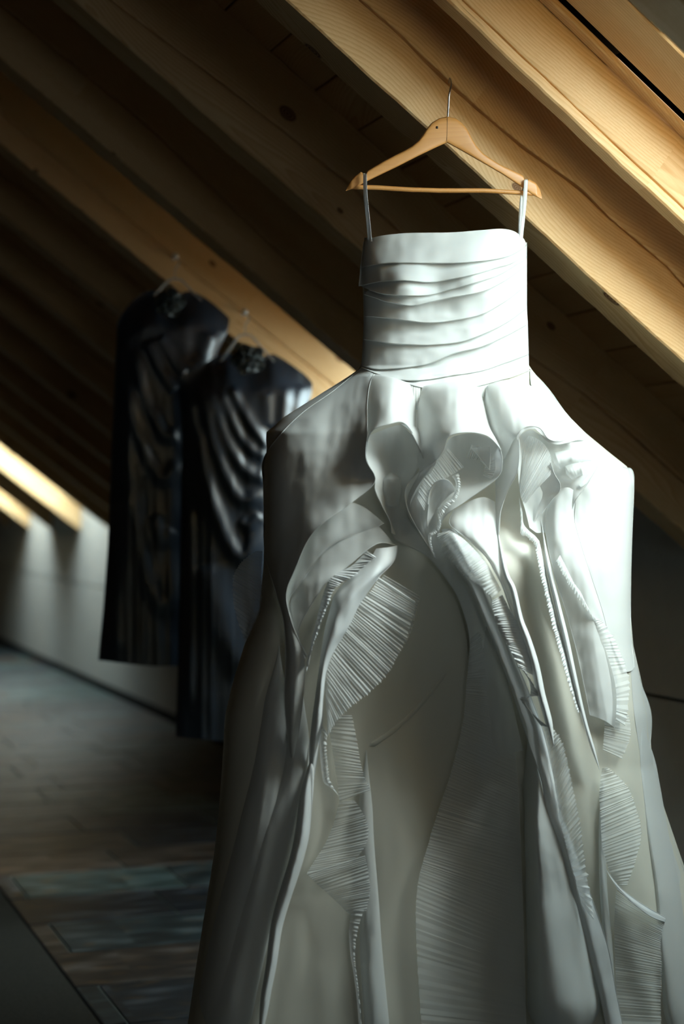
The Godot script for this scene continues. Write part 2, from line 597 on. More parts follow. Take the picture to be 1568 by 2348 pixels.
func rafters() -> void:
	var ridge := N1 / 2 / cos(PITCH) - 0.16
	var nearest := "pale wide rafter beside the gown's hanger hook, a long dark crack along its face"
	var list := [
		[-5.40, 0.12, "black unlit rafter cut off by the top right corner of the picture"],
		[-4.31, 0.12, nearest],
		[-3.39, 0.12, "dim brown rafter directly behind the white gown, seen on both sides of it"],
		[-2.54, 0.12, "dark rafter just above the glowing one that carries the black dresses"],
		[-1.73, 0.12, "glowing orange rafter the two black dresses are pinned to"],
	]
	var ordinals := ["first", "second", "third", "fourth", "fifth", "sixth", "seventh"]
	for k in 7:
		list.append([-0.88 + 0.85 * k, 0.12, "unlit rafter in the dark left half, %s beyond the one carrying the black dresses" % ordinals[k]])
	list.append_array([
		[5.07, 0.12, "dark distant rafter just above the brighter of the two lit streaks"],
		[6.45, 0.12, "distant rafter with the brighter, upper lit face at the left edge"],
		[7.75, 0.12, "distant rafter between the two lit streaks at the left edge"],
		[8.98, 0.12, "farthest lit rafter, the lower and shorter bright streak at the left edge"],
		[10.2, 0.12, "farthest rafter of all, unlit above the far end of the knee wall"],
	])
	for k in list.size():
		var d: Array = list[k]
		var s: float = d[0]
		var o := thing("rafter", d[2], "rafter", roof_at(s + 0.06, 0, 0), "rafters of the sloping roof")
		var crack := []
		var gap := [Vector2(0, 0.0035)]
		if k == 1:
			crack = traced([Vector2(700, -150), Vector2(826, 0), Vector2(905, 68), Vector2(1003, 165), Vector2(1030, 190), Vector2(1105, 258), Vector2(1200, 338), Vector2(1290, 404), Vector2(1335, 437), Vector2(1400, 500), Vector2(1480, 568), Vector2(1530, 612), Vector2(1600, 690)], s)
			gap = [Vector2(0.2, 0.003), Vector2(0.6, 0.0035), Vector2(1.1, 0.006), Vector2(1.5, 0.008), Vector2(2.0, 0.010)]
		elif k == 2:
			crack = traced([Vector2(0, -190), Vector2(300, 35), Vector2(560, 230), Vector2(800, 420), Vector2(1213, 815), Vector2(1330, 895), Vector2(1440, 990), Vector2(1568, 1105)], s)
			gap = [Vector2(0, 0.005)]
		elif k == 4:
			crack = traced([Vector2(100, 340), Vector2(402, 592), Vector2(561, 720), Vector2(790, 905), Vector2(900, 1000)], s)
		else:
			for q in 8:
				crack.append(Vector2(q * 0.6 - 0.3, 0.13 + 0.035 * noise.get_noise_2d(q * 0.8, k * 3.3)))
		var sh := timber(s, d[1], 0.0, 0.262, crack, gap, 0.004, ridge, 0.012 if k in [1, 2] else 0.05, k + 1.0)
		put(sh, "timber", wooden(M.tex[k % 2], BOARD_L, BOARD_W, Vector2(fposmod(k * 0.37, 1.0), fposmod(k * 0.29, 1.0))), o)
	# the lighter trimmer in front of the pale rafter, with the boards that line the skylight's bay
	var trim := thing("trimmer_joist", "brightest pale joist crossing the upper right corner, a thin black joint near its lower edge", "rafter", roof_at(-4.48, 0, 0.2))
	var sh := timber(-4.512, 0.05, 0.16, 0.33, [Vector2(-1, 0.187), Vector2(5, 0.187)], [Vector2(0, 0.0032)], 0.004, ridge, 0.02, 31.0)
	put(sh, "timber", wooden(M.tex[0], BOARD_L, BOARD_W, Vector2(0.52, 0.33), 0.55), trim)
	var out := Vector3.UP * cos(PITCH) - N * sin(PITCH)
	var boards := [["trim_1", -4.531, 0.017, 0.317, 0.008, -0.1, ridge], ["trim_2", -4.639, 0.085, 0.338, 0.006, -0.1, ridge], ["trim_3", -4.99, 0.26, 0.338, 0.006, -0.1, SKY[0][2] - 0.026], ["trim_4", -4.99, 0.26, 0.338, 0.006, SKY[0][3] + 0.026, ridge]]
	for e in boards:
		var b := Shape.new()
		b.bar(roof_at(e[1], e[5], e[3]), roof_at(e[1], e[6], e[3]), W * e[2], out * e[4], 0.003, 0.3, 0.1 + e[1])
		structure(put(b, e[0], wooden(M.tex[1], BOARD_L, BOARD_W, Vector2(0.1, 0.6), 0.6)))

func floor_tiles() -> void:
	var f := Node3D.new()
	f.name = "floor"
	f.position = room_at(0, 0, 0)
	add_child(f)
	structure(f)
	slab("screed", room_at(S0, N1 / 2, -0.0535), room_at(S1, N1 / 2, -0.0535), N * (N1 / 2 + 0.2), Vector3.UP * 0.052, M.grout, f)
	var slates := []
	var tones := [Color(0.15, 0.19, 0.21), Color(0.20, 0.28, 0.28), Color(0.11, 0.14, 0.17), Color(0.24, 0.32, 0.31), Color(0.16, 0.21, 0.22), Color(0.24, 0.20, 0.17)]
	for k in tones.size():
		var m := plain(Color.WHITE, 0.5, 0.5)
		var im := Image.create(128, 128, false, Image.FORMAT_RGB8)
		for j in 128:
			for i in 128:
				var a := noise.get_noise_3d(i * 0.03, j * 0.09, k * 7.0)
				var r := clampf(noise.get_noise_3d(i * 0.05 + 90.0, j * 0.12, k * 5.0) * 3.0 - 0.9, 0.0, 1.0)
				im.set_pixel(i, j, (tones[k] as Color).lightened(clampf(a * 0.35, 0.0, 1.0)).darkened(clampf(-a * 0.7, 0.0, 1.0)).lerp(Color(0.42, 0.30, 0.18), r * 0.6))
		m.albedo_texture = ImageTexture.create_from_image(im)
		slates.append(m)
	# running bond of slates, 41 cm deep, 60 cm long, with pale joints
	var row := 0
	var s := -3.285 - 0.41 * 15
	while s < S1:
		var n := 1.80 - 0.6 * 6 - (0.0 if row % 2 == 1 else 0.455) + (0.6 if row % 4 == 2 else 0.6)
		while n < 1.868:
			var lo := maxf(n, 0.014) + 0.005
			var hi := minf(n + 0.6, 1.868) - 0.005
			if hi - lo > 0.02 and s + 0.41 < S1:
				var sh := Shape.new()
				sh.bar(room_at(s + 0.2, lo, -0.004 + 0.002 * rng.randf()), room_at(s + 0.2, hi, -0.004 + 0.002 * rng.randf()), W * 0.1995, Vector3.UP * 0.006, 0.003, rng.randf(), rng.randf())
				put(sh, "tile", slates[rng.randi() % slates.size()], f)
			n += 0.6
		s += 0.41
		row += 1
	var c := thing("carpet", "flat dark grey carpet at the bottom left, edged against the slate tiles", "carpet", room_at(-3, 4.4, 0))
	var cs := Shape.new()
	cs.bar(room_at(S0 + 0.02, (1.876 + N1) / 2, 0.004), room_at(S1 - 0.02, (1.876 + N1) / 2, 0.004), N * (N1 - 1.88) / 2, Vector3.UP * 0.006, 0.003)
	put(cs, "pile", M.carpet, c)
	var e := Shape.new()
	e.bar(room_at(S0 + 0.02, 1.872, 0.002), room_at(S1 - 0.02, 1.872, 0.002), N * 0.004, Vector3.UP * 0.007, 0.001)
	put(e, "binding", M.dark, c)

# ---------------------------------------------------------------- the white gown
# Patterns are drawn as the gown hangs: x, y on its own plane (about 1 mm a unit), and in mm how far the cloth stands off the body.

const BODY := [   # y, left, right, depth to the front, depth to the back (mm)
	[520, 838, 1196, 62, 52], [600, 830, 1206, 84, 60], [680, 832, 1206, 90, 64], [760, 834, 1209, 82, 60], [838, 828, 1212, 84, 62], [856, 812, 1226, 96, 70],
	[885, 768, 1250, 118, 85], [925, 700, 1280, 140, 100], [958, 648, 1308, 154, 110], [992, 614, 1342, 170, 118], [1035, 611, 1394, 180, 125], [1070, 607, 1438, 184, 130],
	[1110, 606, 1452, 186, 134], [1200, 607, 1449, 184, 138], [1300, 604, 1445, 180, 140], [1400, 594, 1445, 180, 142], [1480, 560, 1452, 182, 146], [1560, 535, 1470, 184, 150],
	[1640, 516, 1488, 186, 154], [1760, 509, 1496, 190, 158], [1850, 502, 1522, 194, 160], [1950, 492, 1556, 198, 164], [2050, 476, 1590, 202, 166], [2200, 452, 1630, 208, 168],
	[2350, 430, 1664, 214, 170], [2500, 408, 1700, 218, 170],
]

const FALL := [Vector2(1150, 1000), Vector2(1230, 1018), Vector2(1302, 1048), Vector2(1346, 1078), Vector2(1411, 1107), Vector2(1479, 1136), Vector2(1583, 1175), Vector2(1673, 1204), Vector2(1760, 1212), Vector2(1900, 1204), Vector2(2050, 1208), Vector2(2350, 1216)]

func body(y: float) -> Array:
	for k in range(1, BODY.size()):
		if y <= BODY[k][0] or k == BODY.size() - 1:
			var a: Array = BODY[k - 1]
			var b: Array = BODY[k]
			var f := clampf((y - a[0]) / (b[0] - a[0]), 0.0, 1.0)
			return [lerpf(a[1], b[1], f), lerpf(a[2], b[2], f), lerpf(a[3], b[3], f), lerpf(a[4], b[4], f)]
	return []

func swell(x: float, y: float) -> float:            # relief of the body cloth, mm
	var d := 0.0
	if y < 860:
		for c in [[922.0, 652.0, 50.0, 26.0], [1088.0, 640.0, 54.0, 24.0]]:
			var q: float = Vector2(x - c[0], (y - c[1]) * 1.1).length() / c[2]
			d += c[3] * exp(-q * q * 0.9)
		d += 2.0 * noise.get_noise_2d(x * 0.011, y * 0.02)
	else:
		var g := smoothstep(1150.0, 2100.0, y)
		var step := along(FALL, y)       # the right half is an upper layer that stands off the middle
		d += 75.0 * smoothstep(step - 14.0, step + 30.0, x) * smoothstep(1150.0, 1320.0, y) * (1.0 - 0.45 * smoothstep(step + 80.0, step + 330.0, x))
		d += (8.0 + 16.0 * g) * noise.get_noise_2d(x * 0.0085 - y * 0.0016 * (x - 1010.0) / 560.0, y * 0.0007 + 5.0)
		d += (2.5 + 3.0 * g) * noise.get_noise_2d(x * 0.03 - y * 0.004 * (x - 1010.0) / 560.0, y * 0.002 + 9.0)
	return d * smoothstep(500.0, 560.0, y)

func front(x: float, y: float) -> float:             # how far the body stands in front of the hanger's plane, mm
	var b := body(y)
	var u: float = absf(x - (b[0] + b[1]) * 0.5) / ((b[1] - b[0]) * 0.5)
	if u >= 1.0:
		return 0.0
	return b[2] * pow(1.0 - pow(u, 2.5 + 6.0 * smoothstep(870.0, 1050.0, y)), 0.5) + swell(x, y) * minf(1.0, (1.0 - u) * 5.0)

func at_gown(p: Vector3) -> Vector3:
	return on_plane(p.x, p.y, DRESS_S - (front(p.x, p.y) + p.z) * 0.001)

func pts(a: Array) -> Array:                         # x, y, off, x, y, off ...
	var out := []
	for k in range(0, a.size(), 3):
		out.append(Vector3(a[k], a[k + 1], a[k + 2]))
	return out

func line(a: Array, off := 0.0) -> Array:            # x, y, x, y ... at one distance
	var out := []
	for k in range(0, a.size(), 2):
		out.append(Vector3(a[k], a[k + 1], off))
	return out

# A piece of cloth through rows of points, with little creases and a rolled hem on the edges named (t, b, l, r)
func sheet(rows: Array, nu: int, nv: int, hems := "", crease := 2.0, hem := 0.0009, sh: Shape = null) -> Shape:
	if sh == null:
		sh = Shape.new()
	var wide := []
	for r: Array in rows:
		wide.append(curve(r, nu))
	var cols := []
	for i in nu:
		var c := []
		for r: Array in wide:
			c.append(r[i])
		cols.append(curve(c, nv))
	var grid := []
	var uvs := []
	for j in nv:
		var g := PackedVector3Array()
		var u := PackedVector2Array()
		for i in nu:
			var p: Vector3 = cols[i][j]
			p.z += crease * noise.get_noise_3d(p.x * 0.022, p.y * 0.012, p.z * 0.01)
			g.append(at_gown(p))
			u.append(Vector2(p.x, p.y) * 0.001)
		grid.append(g)
		uvs.append(u)
	sh.grid(grid, uvs)
	for e in hems:
		var path := []
		if e == "t" or e == "b":
			path.append_array(Array(grid[0] if e == "t" else grid[-1]))
		else:
			for j in nv:
				path.append(grid[j][0 if e == "l" else nu - 1])
		sh.tube(path, hem, 5, true)
	return sh

# Knife pleats between two edges: each pleat a pair of flat faces, its outer end standing up in a point
func pleats(inner: Array, outer: Array, count: int, amp: float, jag: float, key: int, across := 5) -> Shape:
	var sh := Shape.new()
	var r := RandomNumberGenerator.new()
	r.seed = key
	var n := count * 2 + 1
	var a := curve(inner, n * 3)
	var b := curve(outer, n * 3)
	var hi := PackedFloat32Array()
	var tip := PackedFloat32Array()
	var place := PackedFloat32Array()
	var run := 0.0
	for k in n:
		var loose := 0.5 + 0.5 * noise.get_noise_2d(k * 0.17, key * 3.7)
		hi.append((amp if k % 2 else -amp * 0.4) * r.randf_range(0.25, 1.25) * (0.35 + 1.1 * loose))
		tip.append((jag if k % 2 else 0.0) * r.randf_range(0.3, 1.3))
		place.append(run)
		run += r.randf_range(0.45, 1.55) * (0.6 + 0.8 * loose)
	var rows := []
	for k in n:
		var f1 := place[k] / place[n - 1] * (n * 3 - 1)
		var i1 := mini(int(f1), n * 3 - 2)
		var f0 := clampf(f1 + r.randf_range(-1.0, 1.0), 0.0, n * 3 - 1.0)
		var i0 := mini(int(f0), n * 3 - 2)
		var p: Vector3 = a[i0].lerp(a[i0 + 1], f0 - i0)
		var q: Vector3 = b[i1].lerp(b[i1 + 1], f1 - i1)
		q += (q - p).normalized() * tip[k]
		var g := PackedVector3Array()
		for j in across:
			var f := float(j) / (across - 1)
			var x := p.lerp(q, f)
			x.z += hi[k] * (0.35 + 0.65 * f) + 5.0 * sin(f * PI) + 1.5 * noise.get_noise_2d(x.x * 0.02, x.y * 0.02)
			g.append(at_gown(x))
		rows.append(g)
	for k in n - 1:
		sh.grid([rows[k], rows[k + 1]])
	return sh

# A long standing fold: centre line (x, y), half widths and heights in mm
func fold(path: Array, half: Array, high: Array, off := 0.0) -> Shape:
	var sh := Shape.new()
	var n := 90
	var c := curve(path, n)
	var rows := []
	for k in n:
		var d: Vector2 = (c[mini(k + 1, n - 1)] - c[maxi(k - 1, 0)]).normalized()
		var side := Vector2(-d.y, d.x)
		var f := float(k) / (n - 1)
		var ends := smoothstep(0.0, 0.22, f) * smoothstep(1.0, 0.9, f)
		var w := along(half, f) * (0.06 + 0.94 * ends)
		var h := along(high, f) * ends * (1.0 + 0.10 * noise.get_noise_2d(k * 0.03, c[0].x))
		var g := PackedVector3Array()
		for i in 15:
			var x := -1.0 + 2.0 * i / 14.0
			var p: Vector2 = c[k] - side * x * w
			g.append(at_gown(Vector3(p.x, p.y, off + h * pow(maxf(0.0, 1.0 - x * x), 0.65) + 0.6 * noise.get_noise_2d(p.x * 0.05, p.y * 0.02))))
		rows.append(g)
	sh.grid(rows)
	return sh

func mirrored_depth(a: Array, off: float) -> Array:
	var out := []
	for p: Vector3 in a:
		out.append(Vector3(p.x, p.y, off))
	return out

func gown() -> void:
	hanger()
	var o := thing("wedding_gown", "white strapless gown with draped bodice and pleated organza ruffles, hung from the wooden hanger", "gown", on_plane(1015, 2480, DRESS_S))
	# the skirt and the boned bodice under the drapery, each one closed shell
	for part in [["underskirt", 836.0, 2490.0, 150, M.ivory], ["bodice", 545.0, 872.0, 50, M.lining]]:
		var sh := Shape.new()
		var rows := []
		var nv: int = part[3]
		for j in nv:
			var y := lerpf(part[1], part[2], float(j) / (nv - 1))
			var b := body(y)
			var g := PackedVector3Array()
			for i in 121:
				var f := i / 120.0
				if f <= 0.6:
					var u := f / 0.6 * 2.0 - 1.0
					u = lerpf(u, signf(u) * (1.0 - pow(1.0 - absf(u), 2.2)), 0.6)
					var x: float = lerpf(b[0], b[1], 0.5 + 0.5 * u)
					g.append(on_plane(x, y, DRESS_S - front(x, y) * 0.001))
				else:
					var u := cos((f - 0.6) / 0.4 * PI)
					var x: float = lerpf(b[0], b[1], 0.5 + 0.5 * u)
					g.append(on_plane(x, y, DRESS_S + b[3] * 0.001 * sqrt(maxf(0.0, 1.0 - u * u))))
			rows.append(g)
		sh.grid(rows, [], true)
		put(sh, part[0], part[4], o)
	bodice_drapes(o)
	straps(o)
	hips(o)
	puffs(o)
	left_side(o)
	right_side(o)

func bodice_drapes(o: Node3D) -> void:
	var edges := [
		[833, 556, 850, 548, 880, 541, 930, 536, 985, 535, 1040, 534, 1104, 529, 1150, 526, 1180, 532, 1202, 549],
		[826, 613, 850, 608, 880, 603, 930, 601, 985, 602, 1040, 602, 1104, 597, 1150, 590, 1180, 580, 1208, 562],
		[822, 655, 850, 649, 880, 644, 930, 642, 985, 646, 1040, 638, 1094, 626, 1140, 612, 1175, 602, 1208, 580],
		[846, 664, 872, 672, 896, 675, 940, 677, 987, 675, 1035, 662, 1080, 650, 1140, 631, 1175, 612, 1208, 592],
		[834, 674, 860, 682, 887, 691, 942, 700, 985, 692, 1035, 681, 1104, 668, 1150, 647, 1178, 629, 1208, 606],
		[834, 724, 860, 726, 900, 730, 940, 735, 985, 739, 1039, 734, 1104, 720, 1152, 694, 1178, 676, 1208, 650],
		[832, 777, 860, 781, 900, 787, 940, 789, 985, 790, 1055, 783, 1110, 764, 1152, 744, 1178, 728, 1208, 705],
		[829, 838, 860, 845, 900, 844, 940, 840, 985, 832, 1039, 810, 1104, 794, 1152, 773, 1178, 760, 1210, 742],
		[828, 842, 860, 855, 900, 867, 940, 871, 985, 868, 1030, 861, 1104, 849, 1152, 833, 1178, 824, 1212, 811],
		[826, 842, 860, 855, 893, 866, 940, 881, 985, 891, 1030, 893, 1090, 885, 1152, 869, 1178, 862, 1213, 848],
	]
	var m := cloth(Color(0.85, 0.86, 0.85), 0.5, 1.0, 0.30, 0.3)
	for k in range(1, edges.size()):
		var lip := 15.0 - 0.6 * k
		var up := line(edges[k - 1])
		var low := line(edges[k])
		var rows := []
		if k == 1:          # the top edge rolls over to the inside
			rows.append(line(edges[0], -14.0).map(func(p: Vector3) -> Vector3: return p + Vector3(0, 5, 0)))
			rows.append(mirrored_depth(up, 1.0))
		for f in [0.0, 0.3, 0.6, 0.85, 0.97, 1.0]:
			var r := []
			for i in up.size():
				var p: Vector3 = up[i].lerp(low[i], f)
				if f == 0.0 and k > 1:
					p.y -= 7.0
				p.z = lerpf(2.0, lip, pow(f, 1.3)) if k > 1 else lerpf(3.0, lip, f)
				if i in [3, 4, 5, 6] and f > 0.1:
					p.z += 2.0 * sin(k * 2.3 + i)
				r.append(p)
			rows.append(r)
		for q in [[1.5, -2.5], [0.0, -6.0], [-7.0, -9.0]]:     # the lower edge turns under
			var r := []
			for p: Vector3 in rows[-1 if q[0] == 1.5 else -1]:
				r.append(Vector3(p.x, p.y + q[0], maxf(0.8, p.z + q[1] * 0.6)))
			rows.append(r)
		put(sheet(rows, 64, 34, "", 2.2), "drape", m, o)

func straps(o: Node3D) -> void:
	var list := [
		[pts([833, 399, 14, 834, 450, 10, 840, 510, 6, 844, 556, 4]), pts([840, 399, 14, 842, 450, 10, 848, 510, 6, 852, 553, 4])],
		[pts([834, 399, -12, 836, 450, -14, 842, 510, -20, 845, 556, -26]), pts([839, 399, -12, 841, 450, -14, 847, 510, -20, 850, 556, -26])],
		[pts([1202, 413, 14, 1199, 460, 11, 1195, 510, 6, 1191, 546, 4]), pts([1210, 413, 14, 1207, 460, 11, 1202, 510, 6, 1198, 548, 4])],
		[pts([1203, 413, -12, 1193, 452, -12, 1189, 500, -18, 1187, 542, -26]), pts([1208, 413, -12, 1199, 452, -12, 1195, 500, -18, 1192, 542, -26])],
	]
	for k in 2:
		var sh := Shape.new()
		for q in 2:
			var e: Array = list[k * 2 + q]
			var rows := []
			for i in 4:
				var a: Vector3 = e[0][i]
				var b: Vector3 = e[1][i]
				rows.append([a, a.lerp(b, 0.25) + Vector3(0, 0, 1), a.lerp(b, 0.75) + Vector3(0, 0, 1), b])
			sheet(rows, 9, 24, "lr", 0.3, 0.0006, sh)
		var over := []              # where the ribbon lies in the notch
		for i in 7:
			var f := i / 6.0
			over.append([list[k * 2][0][0].lerp(list[k * 2 + 1][0][0], f) - Vector3(0, 2.0 * sin(f * PI), 0), list[k * 2][1][0].lerp(list[k * 2 + 1][1][0], f) - Vector3(0, 2.0 * sin(f * PI), 0)])
		sheet(over, 4, 9, "", 0.0, 0.0006, sh)
		put(sh, "strap", M.hem, o)

func hips(o: Node3D) -> void:
	# the stiff side panels that jut out below the waist
	var back := sheet([
		pts([826, 842, 1, 800, 862, 1, 700, 926, 1, 611, 990, 1]),
		pts([835, 846, 3, 810, 872, 4, 715, 940, 4, 610, 1012, 2]),
		pts([842, 852, 3, 815, 890, 4, 725, 975, 4, 613, 1036, 2]),
	], 30, 14, "b", 1.0)
	put(back, "hip_panel", M.satin, o)
	var left := sheet([   # smooth panel with the bright corner, curving into the first puff and down to a narrow tail
		pts([826, 846, 4, 836, 848, 6, 846, 852, 9, 858, 858, 12]),
		pts([762, 898, 5, 796, 892, 8, 826, 886, 22, 848, 880, 40]),
		pts([694, 946, 5, 752, 944, 10, 806, 930, 30, 842, 925, 58]),
		pts([640, 1000, 16, 715, 996, 20, 795, 985, 38, 842, 990, 80]),
		pts([603, 1056, 40, 690, 1050, 26, 785, 1045, 42, 839, 1052, 84]),
		pts([604, 1115, 46, 690, 1108, 32, 785, 1102, 50, 859, 1104, 76]),
		pts([605, 1180, 46, 668, 1168, 38, 732, 1160, 48, 800, 1157, 68]),
		pts([605, 1240, 44, 644, 1232, 42, 682, 1226, 54, 718, 1221, 70]),
		pts([612, 1292, 22, 634, 1296, 42, 656, 1300, 56, 677, 1303, 70]),
		pts([633, 1360, 34, 640, 1362, 46, 648, 1364, 56, 656, 1362, 62]),
		pts([650, 1425, 36, 655, 1426, 46, 661, 1426, 52, 668, 1425, 54]),
		pts([655, 1510, 30, 666, 1511, 44, 682, 1512, 48, 697, 1510, 44]),
		pts([652, 1600, 24, 666, 1602, 38, 680, 1604, 40, 694, 1606, 34]),
		pts([660, 1700, 10, 667, 1702, 20, 674, 1704, 20, 681, 1706, 12]),
		pts([670, 1780, 1, 671, 1780, 3, 672, 1780, 3, 673, 1780, 1]),
	], 44, 150, "lr", 2.5)
	put(left, "hip_panel", M.satin, o)
	var right := sheet([
		pts([1214, 846, 3, 1216, 846, 3, 1216, 848, 4, 1215, 852, 4]),
		pts([1256, 890, 4, 1248, 892, 6, 1236, 894, 8, 1222, 898, 8]),
		pts([1300, 950, 4, 1290, 950, 7, 1276, 952, 10, 1258, 956, 10]),
		pts([1352, 1004, 4, 1340, 1004, 8, 1322, 1008, 11, 1300, 1016, 10]),
		pts([1420, 1066, 4, 1396, 1060, 9, 1366, 1062, 13, 1330, 1078, 12]),
		pts([1449, 1078, 4, 1420, 1090, 10, 1372, 1110, 15, 1322, 1130, 12]),
		pts([1453, 1120, 4, 1424, 1140, 11, 1374, 1170, 17, 1318, 1190, 12]),
		pts([1449, 1220, 5, 1426, 1240, 12, 1382, 1260, 18, 1322, 1270, 12]),
		pts([1446, 1330, 6, 1432, 1340, 13, 1400, 1350, 18, 1352, 1350, 12]),
		pts([1446, 1440, 7, 1438, 1450, 13, 1420, 1460, 16, 1392, 1450, 12]),
		pts([1454, 1530, 8, 1450, 1536, 12, 1442, 1540, 14, 1430, 1540, 12]),
	], 40, 90, "lr", 2.0)
	put(right, "hip_panel", M.satin, o)
	# gathers at the waist seam between the puffs
	for q in [[938, 882, 964, 940, 9, 21], [1092, 886, 1128, 925, 10, 22]]:
		var a := []
		var b := []
		for i in 4:
			var f := i / 3.0
			a.append(Vector3(lerpf(q[0], q[2], f), lerpf(q[1], q[1] + (4.0 if q[0] < 1000 else -10.0), f), 3.0))
			b.append(Vector3(lerpf(q[0] + 4, q[2] - 2, f), q[3], 6.0))
		put(pleats(a, b, q[4], 2.0, 0.0, q[5]), "gather", M.satin, o)

func puffs(o: Node3D) -> void:
	# three standing flutes of organza; each is an arched front, the cloth inside it and the hems that run on from it
	put(sheet([
		pts([842, 858, 6, 858, 858, 12, 876, 860, 18, 893, 863, 22, 910, 868, 18, 926, 874, 12, 940, 880, 6]),
		pts([834, 886, 16, 850, 876, 38, 872, 869, 58, 893, 869, 66, 915, 877, 55, 935, 894, 32, 950, 912, 10]),
		pts([832, 930, 26, 848, 922, 58, 870, 915, 86, 893, 914, 98, 915, 920, 82, 936, 932, 50, 954, 950, 16]),
		pts([838, 984, 36, 848, 975, 74, 868, 962, 102, 893, 955, 114, 916, 955, 100, 940, 972, 62, 958, 1000, 24]),
		pts([839, 1042, 58, 844, 1006, 88, 858, 984, 110, 893, 972, 120, 922, 968, 108, 944, 990, 74, 962, 1026, 40]),
	], 48, 44, "b", 2.2), "flute", M.organza, o)
	put(sheet([
		pts([846, 998, 56, 868, 990, 40, 893, 980, 34, 920, 976, 40, 945, 998, 60]),
		pts([839, 1045, 56, 868, 1045, 24, 895, 1040, 18, 930, 1042, 26, 966, 1050, 52]),
		pts([858, 1096, 58, 878, 1098, 28, 900, 1098, 18, 922, 1096, 24, 948, 1092, 46]),
		pts([860, 1124, 52, 880, 1138, 26, 898, 1138, 18, 915, 1138, 22, 931, 1134, 36]),
		pts([876, 1160, 40, 888, 1176, 24, 900, 1180, 18, 914, 1180, 20, 930, 1160, 30]),
		pts([894, 1196, 34, 900, 1206, 24, 908, 1212, 20, 922, 1206, 22, 940, 1190, 26]),
		pts([897, 1222, 30, 910, 1228, 24, 924, 1230, 22, 940, 1222, 22, 956, 1212, 24]),
	], 36, 60, "lr", 2.0), "flute_lining", M.organza, o)
	put(sheet([
		pts([918, 972, 70, 940, 975, 52, 965, 985, 30, 985, 1000, 18]),
		pts([944, 994, 74, 960, 1000, 54, 975, 1010, 32, 990, 1020, 18]),
		pts([969, 1048, 66, 978, 1050, 50, 988, 1052, 32, 1000, 1054, 18]),
		pts([966, 1074, 62, 976, 1076, 48, 988, 1078, 32, 1000, 1080, 18]),
		pts([945, 1096, 60, 958, 1100, 46, 974, 1104, 32, 992, 1108, 18]),
		pts([930, 1120, 58, 944, 1126, 44, 962, 1132, 30, 984, 1136, 18]),
		pts([929, 1148, 54, 942, 1154, 42, 958, 1160, 30, 978, 1164, 18]),
		pts([939, 1180, 48, 950, 1184, 40, 964, 1188, 30, 980, 1190, 20]),
		pts([962, 1222, 42, 970, 1224, 36, 980, 1226, 30, 992, 1226, 22]),
		pts([994, 1272, 36, 1000, 1272, 32, 1008, 1270, 28, 1016, 1268, 22]),
	], 24, 80, "l", 1.6), "flute_edge", M.organza, o)
	put(fold([Vector2(897, 1082), Vector2(898, 1110), Vector2(898, 1140), Vector2(897, 1166)], [Vector2(0, 20), Vector2(0.5, 24), Vector2(1, 13)], [Vector2(0, 26), Vector2(1, 14)], 16), "curl", M.sheer, o)
	# the second flute
	put(sheet([
		pts([968, 886, 6, 985, 882, 14, 1010, 878, 22, 1036, 876, 26, 1062, 876, 22, 1082, 879, 12, 1098, 886, 5]),
		pts([957, 938, 14, 975, 912, 48, 1005, 898, 80, 1040, 891, 92, 1070, 892, 84, 1096, 906, 46, 1112, 932, 14]),
		pts([955, 990, 28, 976, 972, 66, 1006, 952, 104, 1042, 944, 124, 1080, 946, 112, 1110, 962, 66, 1130, 990, 26]),
		pts([955, 1040, 40, 980, 1016, 80, 1010, 990, 120, 1044, 974, 142, 1086, 972, 132, 1120, 985, 92, 1142, 1014, 54]),
		pts([962, 1083, 66, 1000, 1054, 100, 1017, 1030, 128, 1030, 1000, 146, 1074, 991, 152, 1118, 1000, 130, 1148, 1030, 86]),
	], 52, 50, "b", 2.2), "flute", M.organza, o)
	put(sheet([
		pts([955, 1040, 40, 970, 1030, 58, 984, 1020, 76, 1000, 1010, 90]),
		pts([962, 1083, 64, 975, 1073, 78, 990, 1062, 90, 1002, 1052, 100]),
		pts([950, 1108, 60, 960, 1100, 66, 972, 1096, 70, 984, 1092, 70]),
		pts([938, 1134, 54, 950, 1130, 58, 962, 1126, 58, 974, 1122, 54]),
		pts([933, 1166, 48, 944, 1166, 50, 956, 1164, 48, 968, 1160, 42]),
		pts([945, 1198, 42, 954, 1200, 44, 964, 1200, 42, 974, 1198, 36]),
		pts([972, 1234, 38, 978, 1234, 38, 984, 1232, 36, 990, 1230, 32]),
		pts([996, 1268, 34, 1000, 1266, 34, 1004, 1264, 32, 1008, 1262, 30]),
	], 20, 70, "l", 1.4), "flute_edge", M.organza, o)
	put(sheet([
		pts([1018, 1030, 96, 1034, 1004, 88, 1074, 994, 84, 1116, 1002, 90, 1147, 1030, 96]),
		pts([985, 1076, 78, 1030, 1052, 48, 1080, 1044, 38, 1124, 1048, 60, 1151, 1062, 92]),
		pts([956, 1118, 66, 1000, 1104, 42, 1056, 1092, 34, 1108, 1094, 56, 1138, 1097, 86]),
		pts([940, 1158, 52, 972, 1150, 40, 1008, 1142, 36, 1040, 1140, 54, 1066, 1150, 76]),
		pts([954, 1200, 42, 970, 1198, 40, 986, 1194, 40, 1000, 1190, 48, 1022, 1182, 62]),
		pts([974, 1240, 38, 984, 1238, 38, 992, 1234, 40, 1000, 1228, 44, 1007, 1220, 50]),
		pts([1004, 1280, 34, 1010, 1278, 36, 1014, 1274, 38, 1018, 1270, 40, 1022, 1264, 44]),
	], 44, 70, "r", 2.0), "flute_lining", M.organza, o)
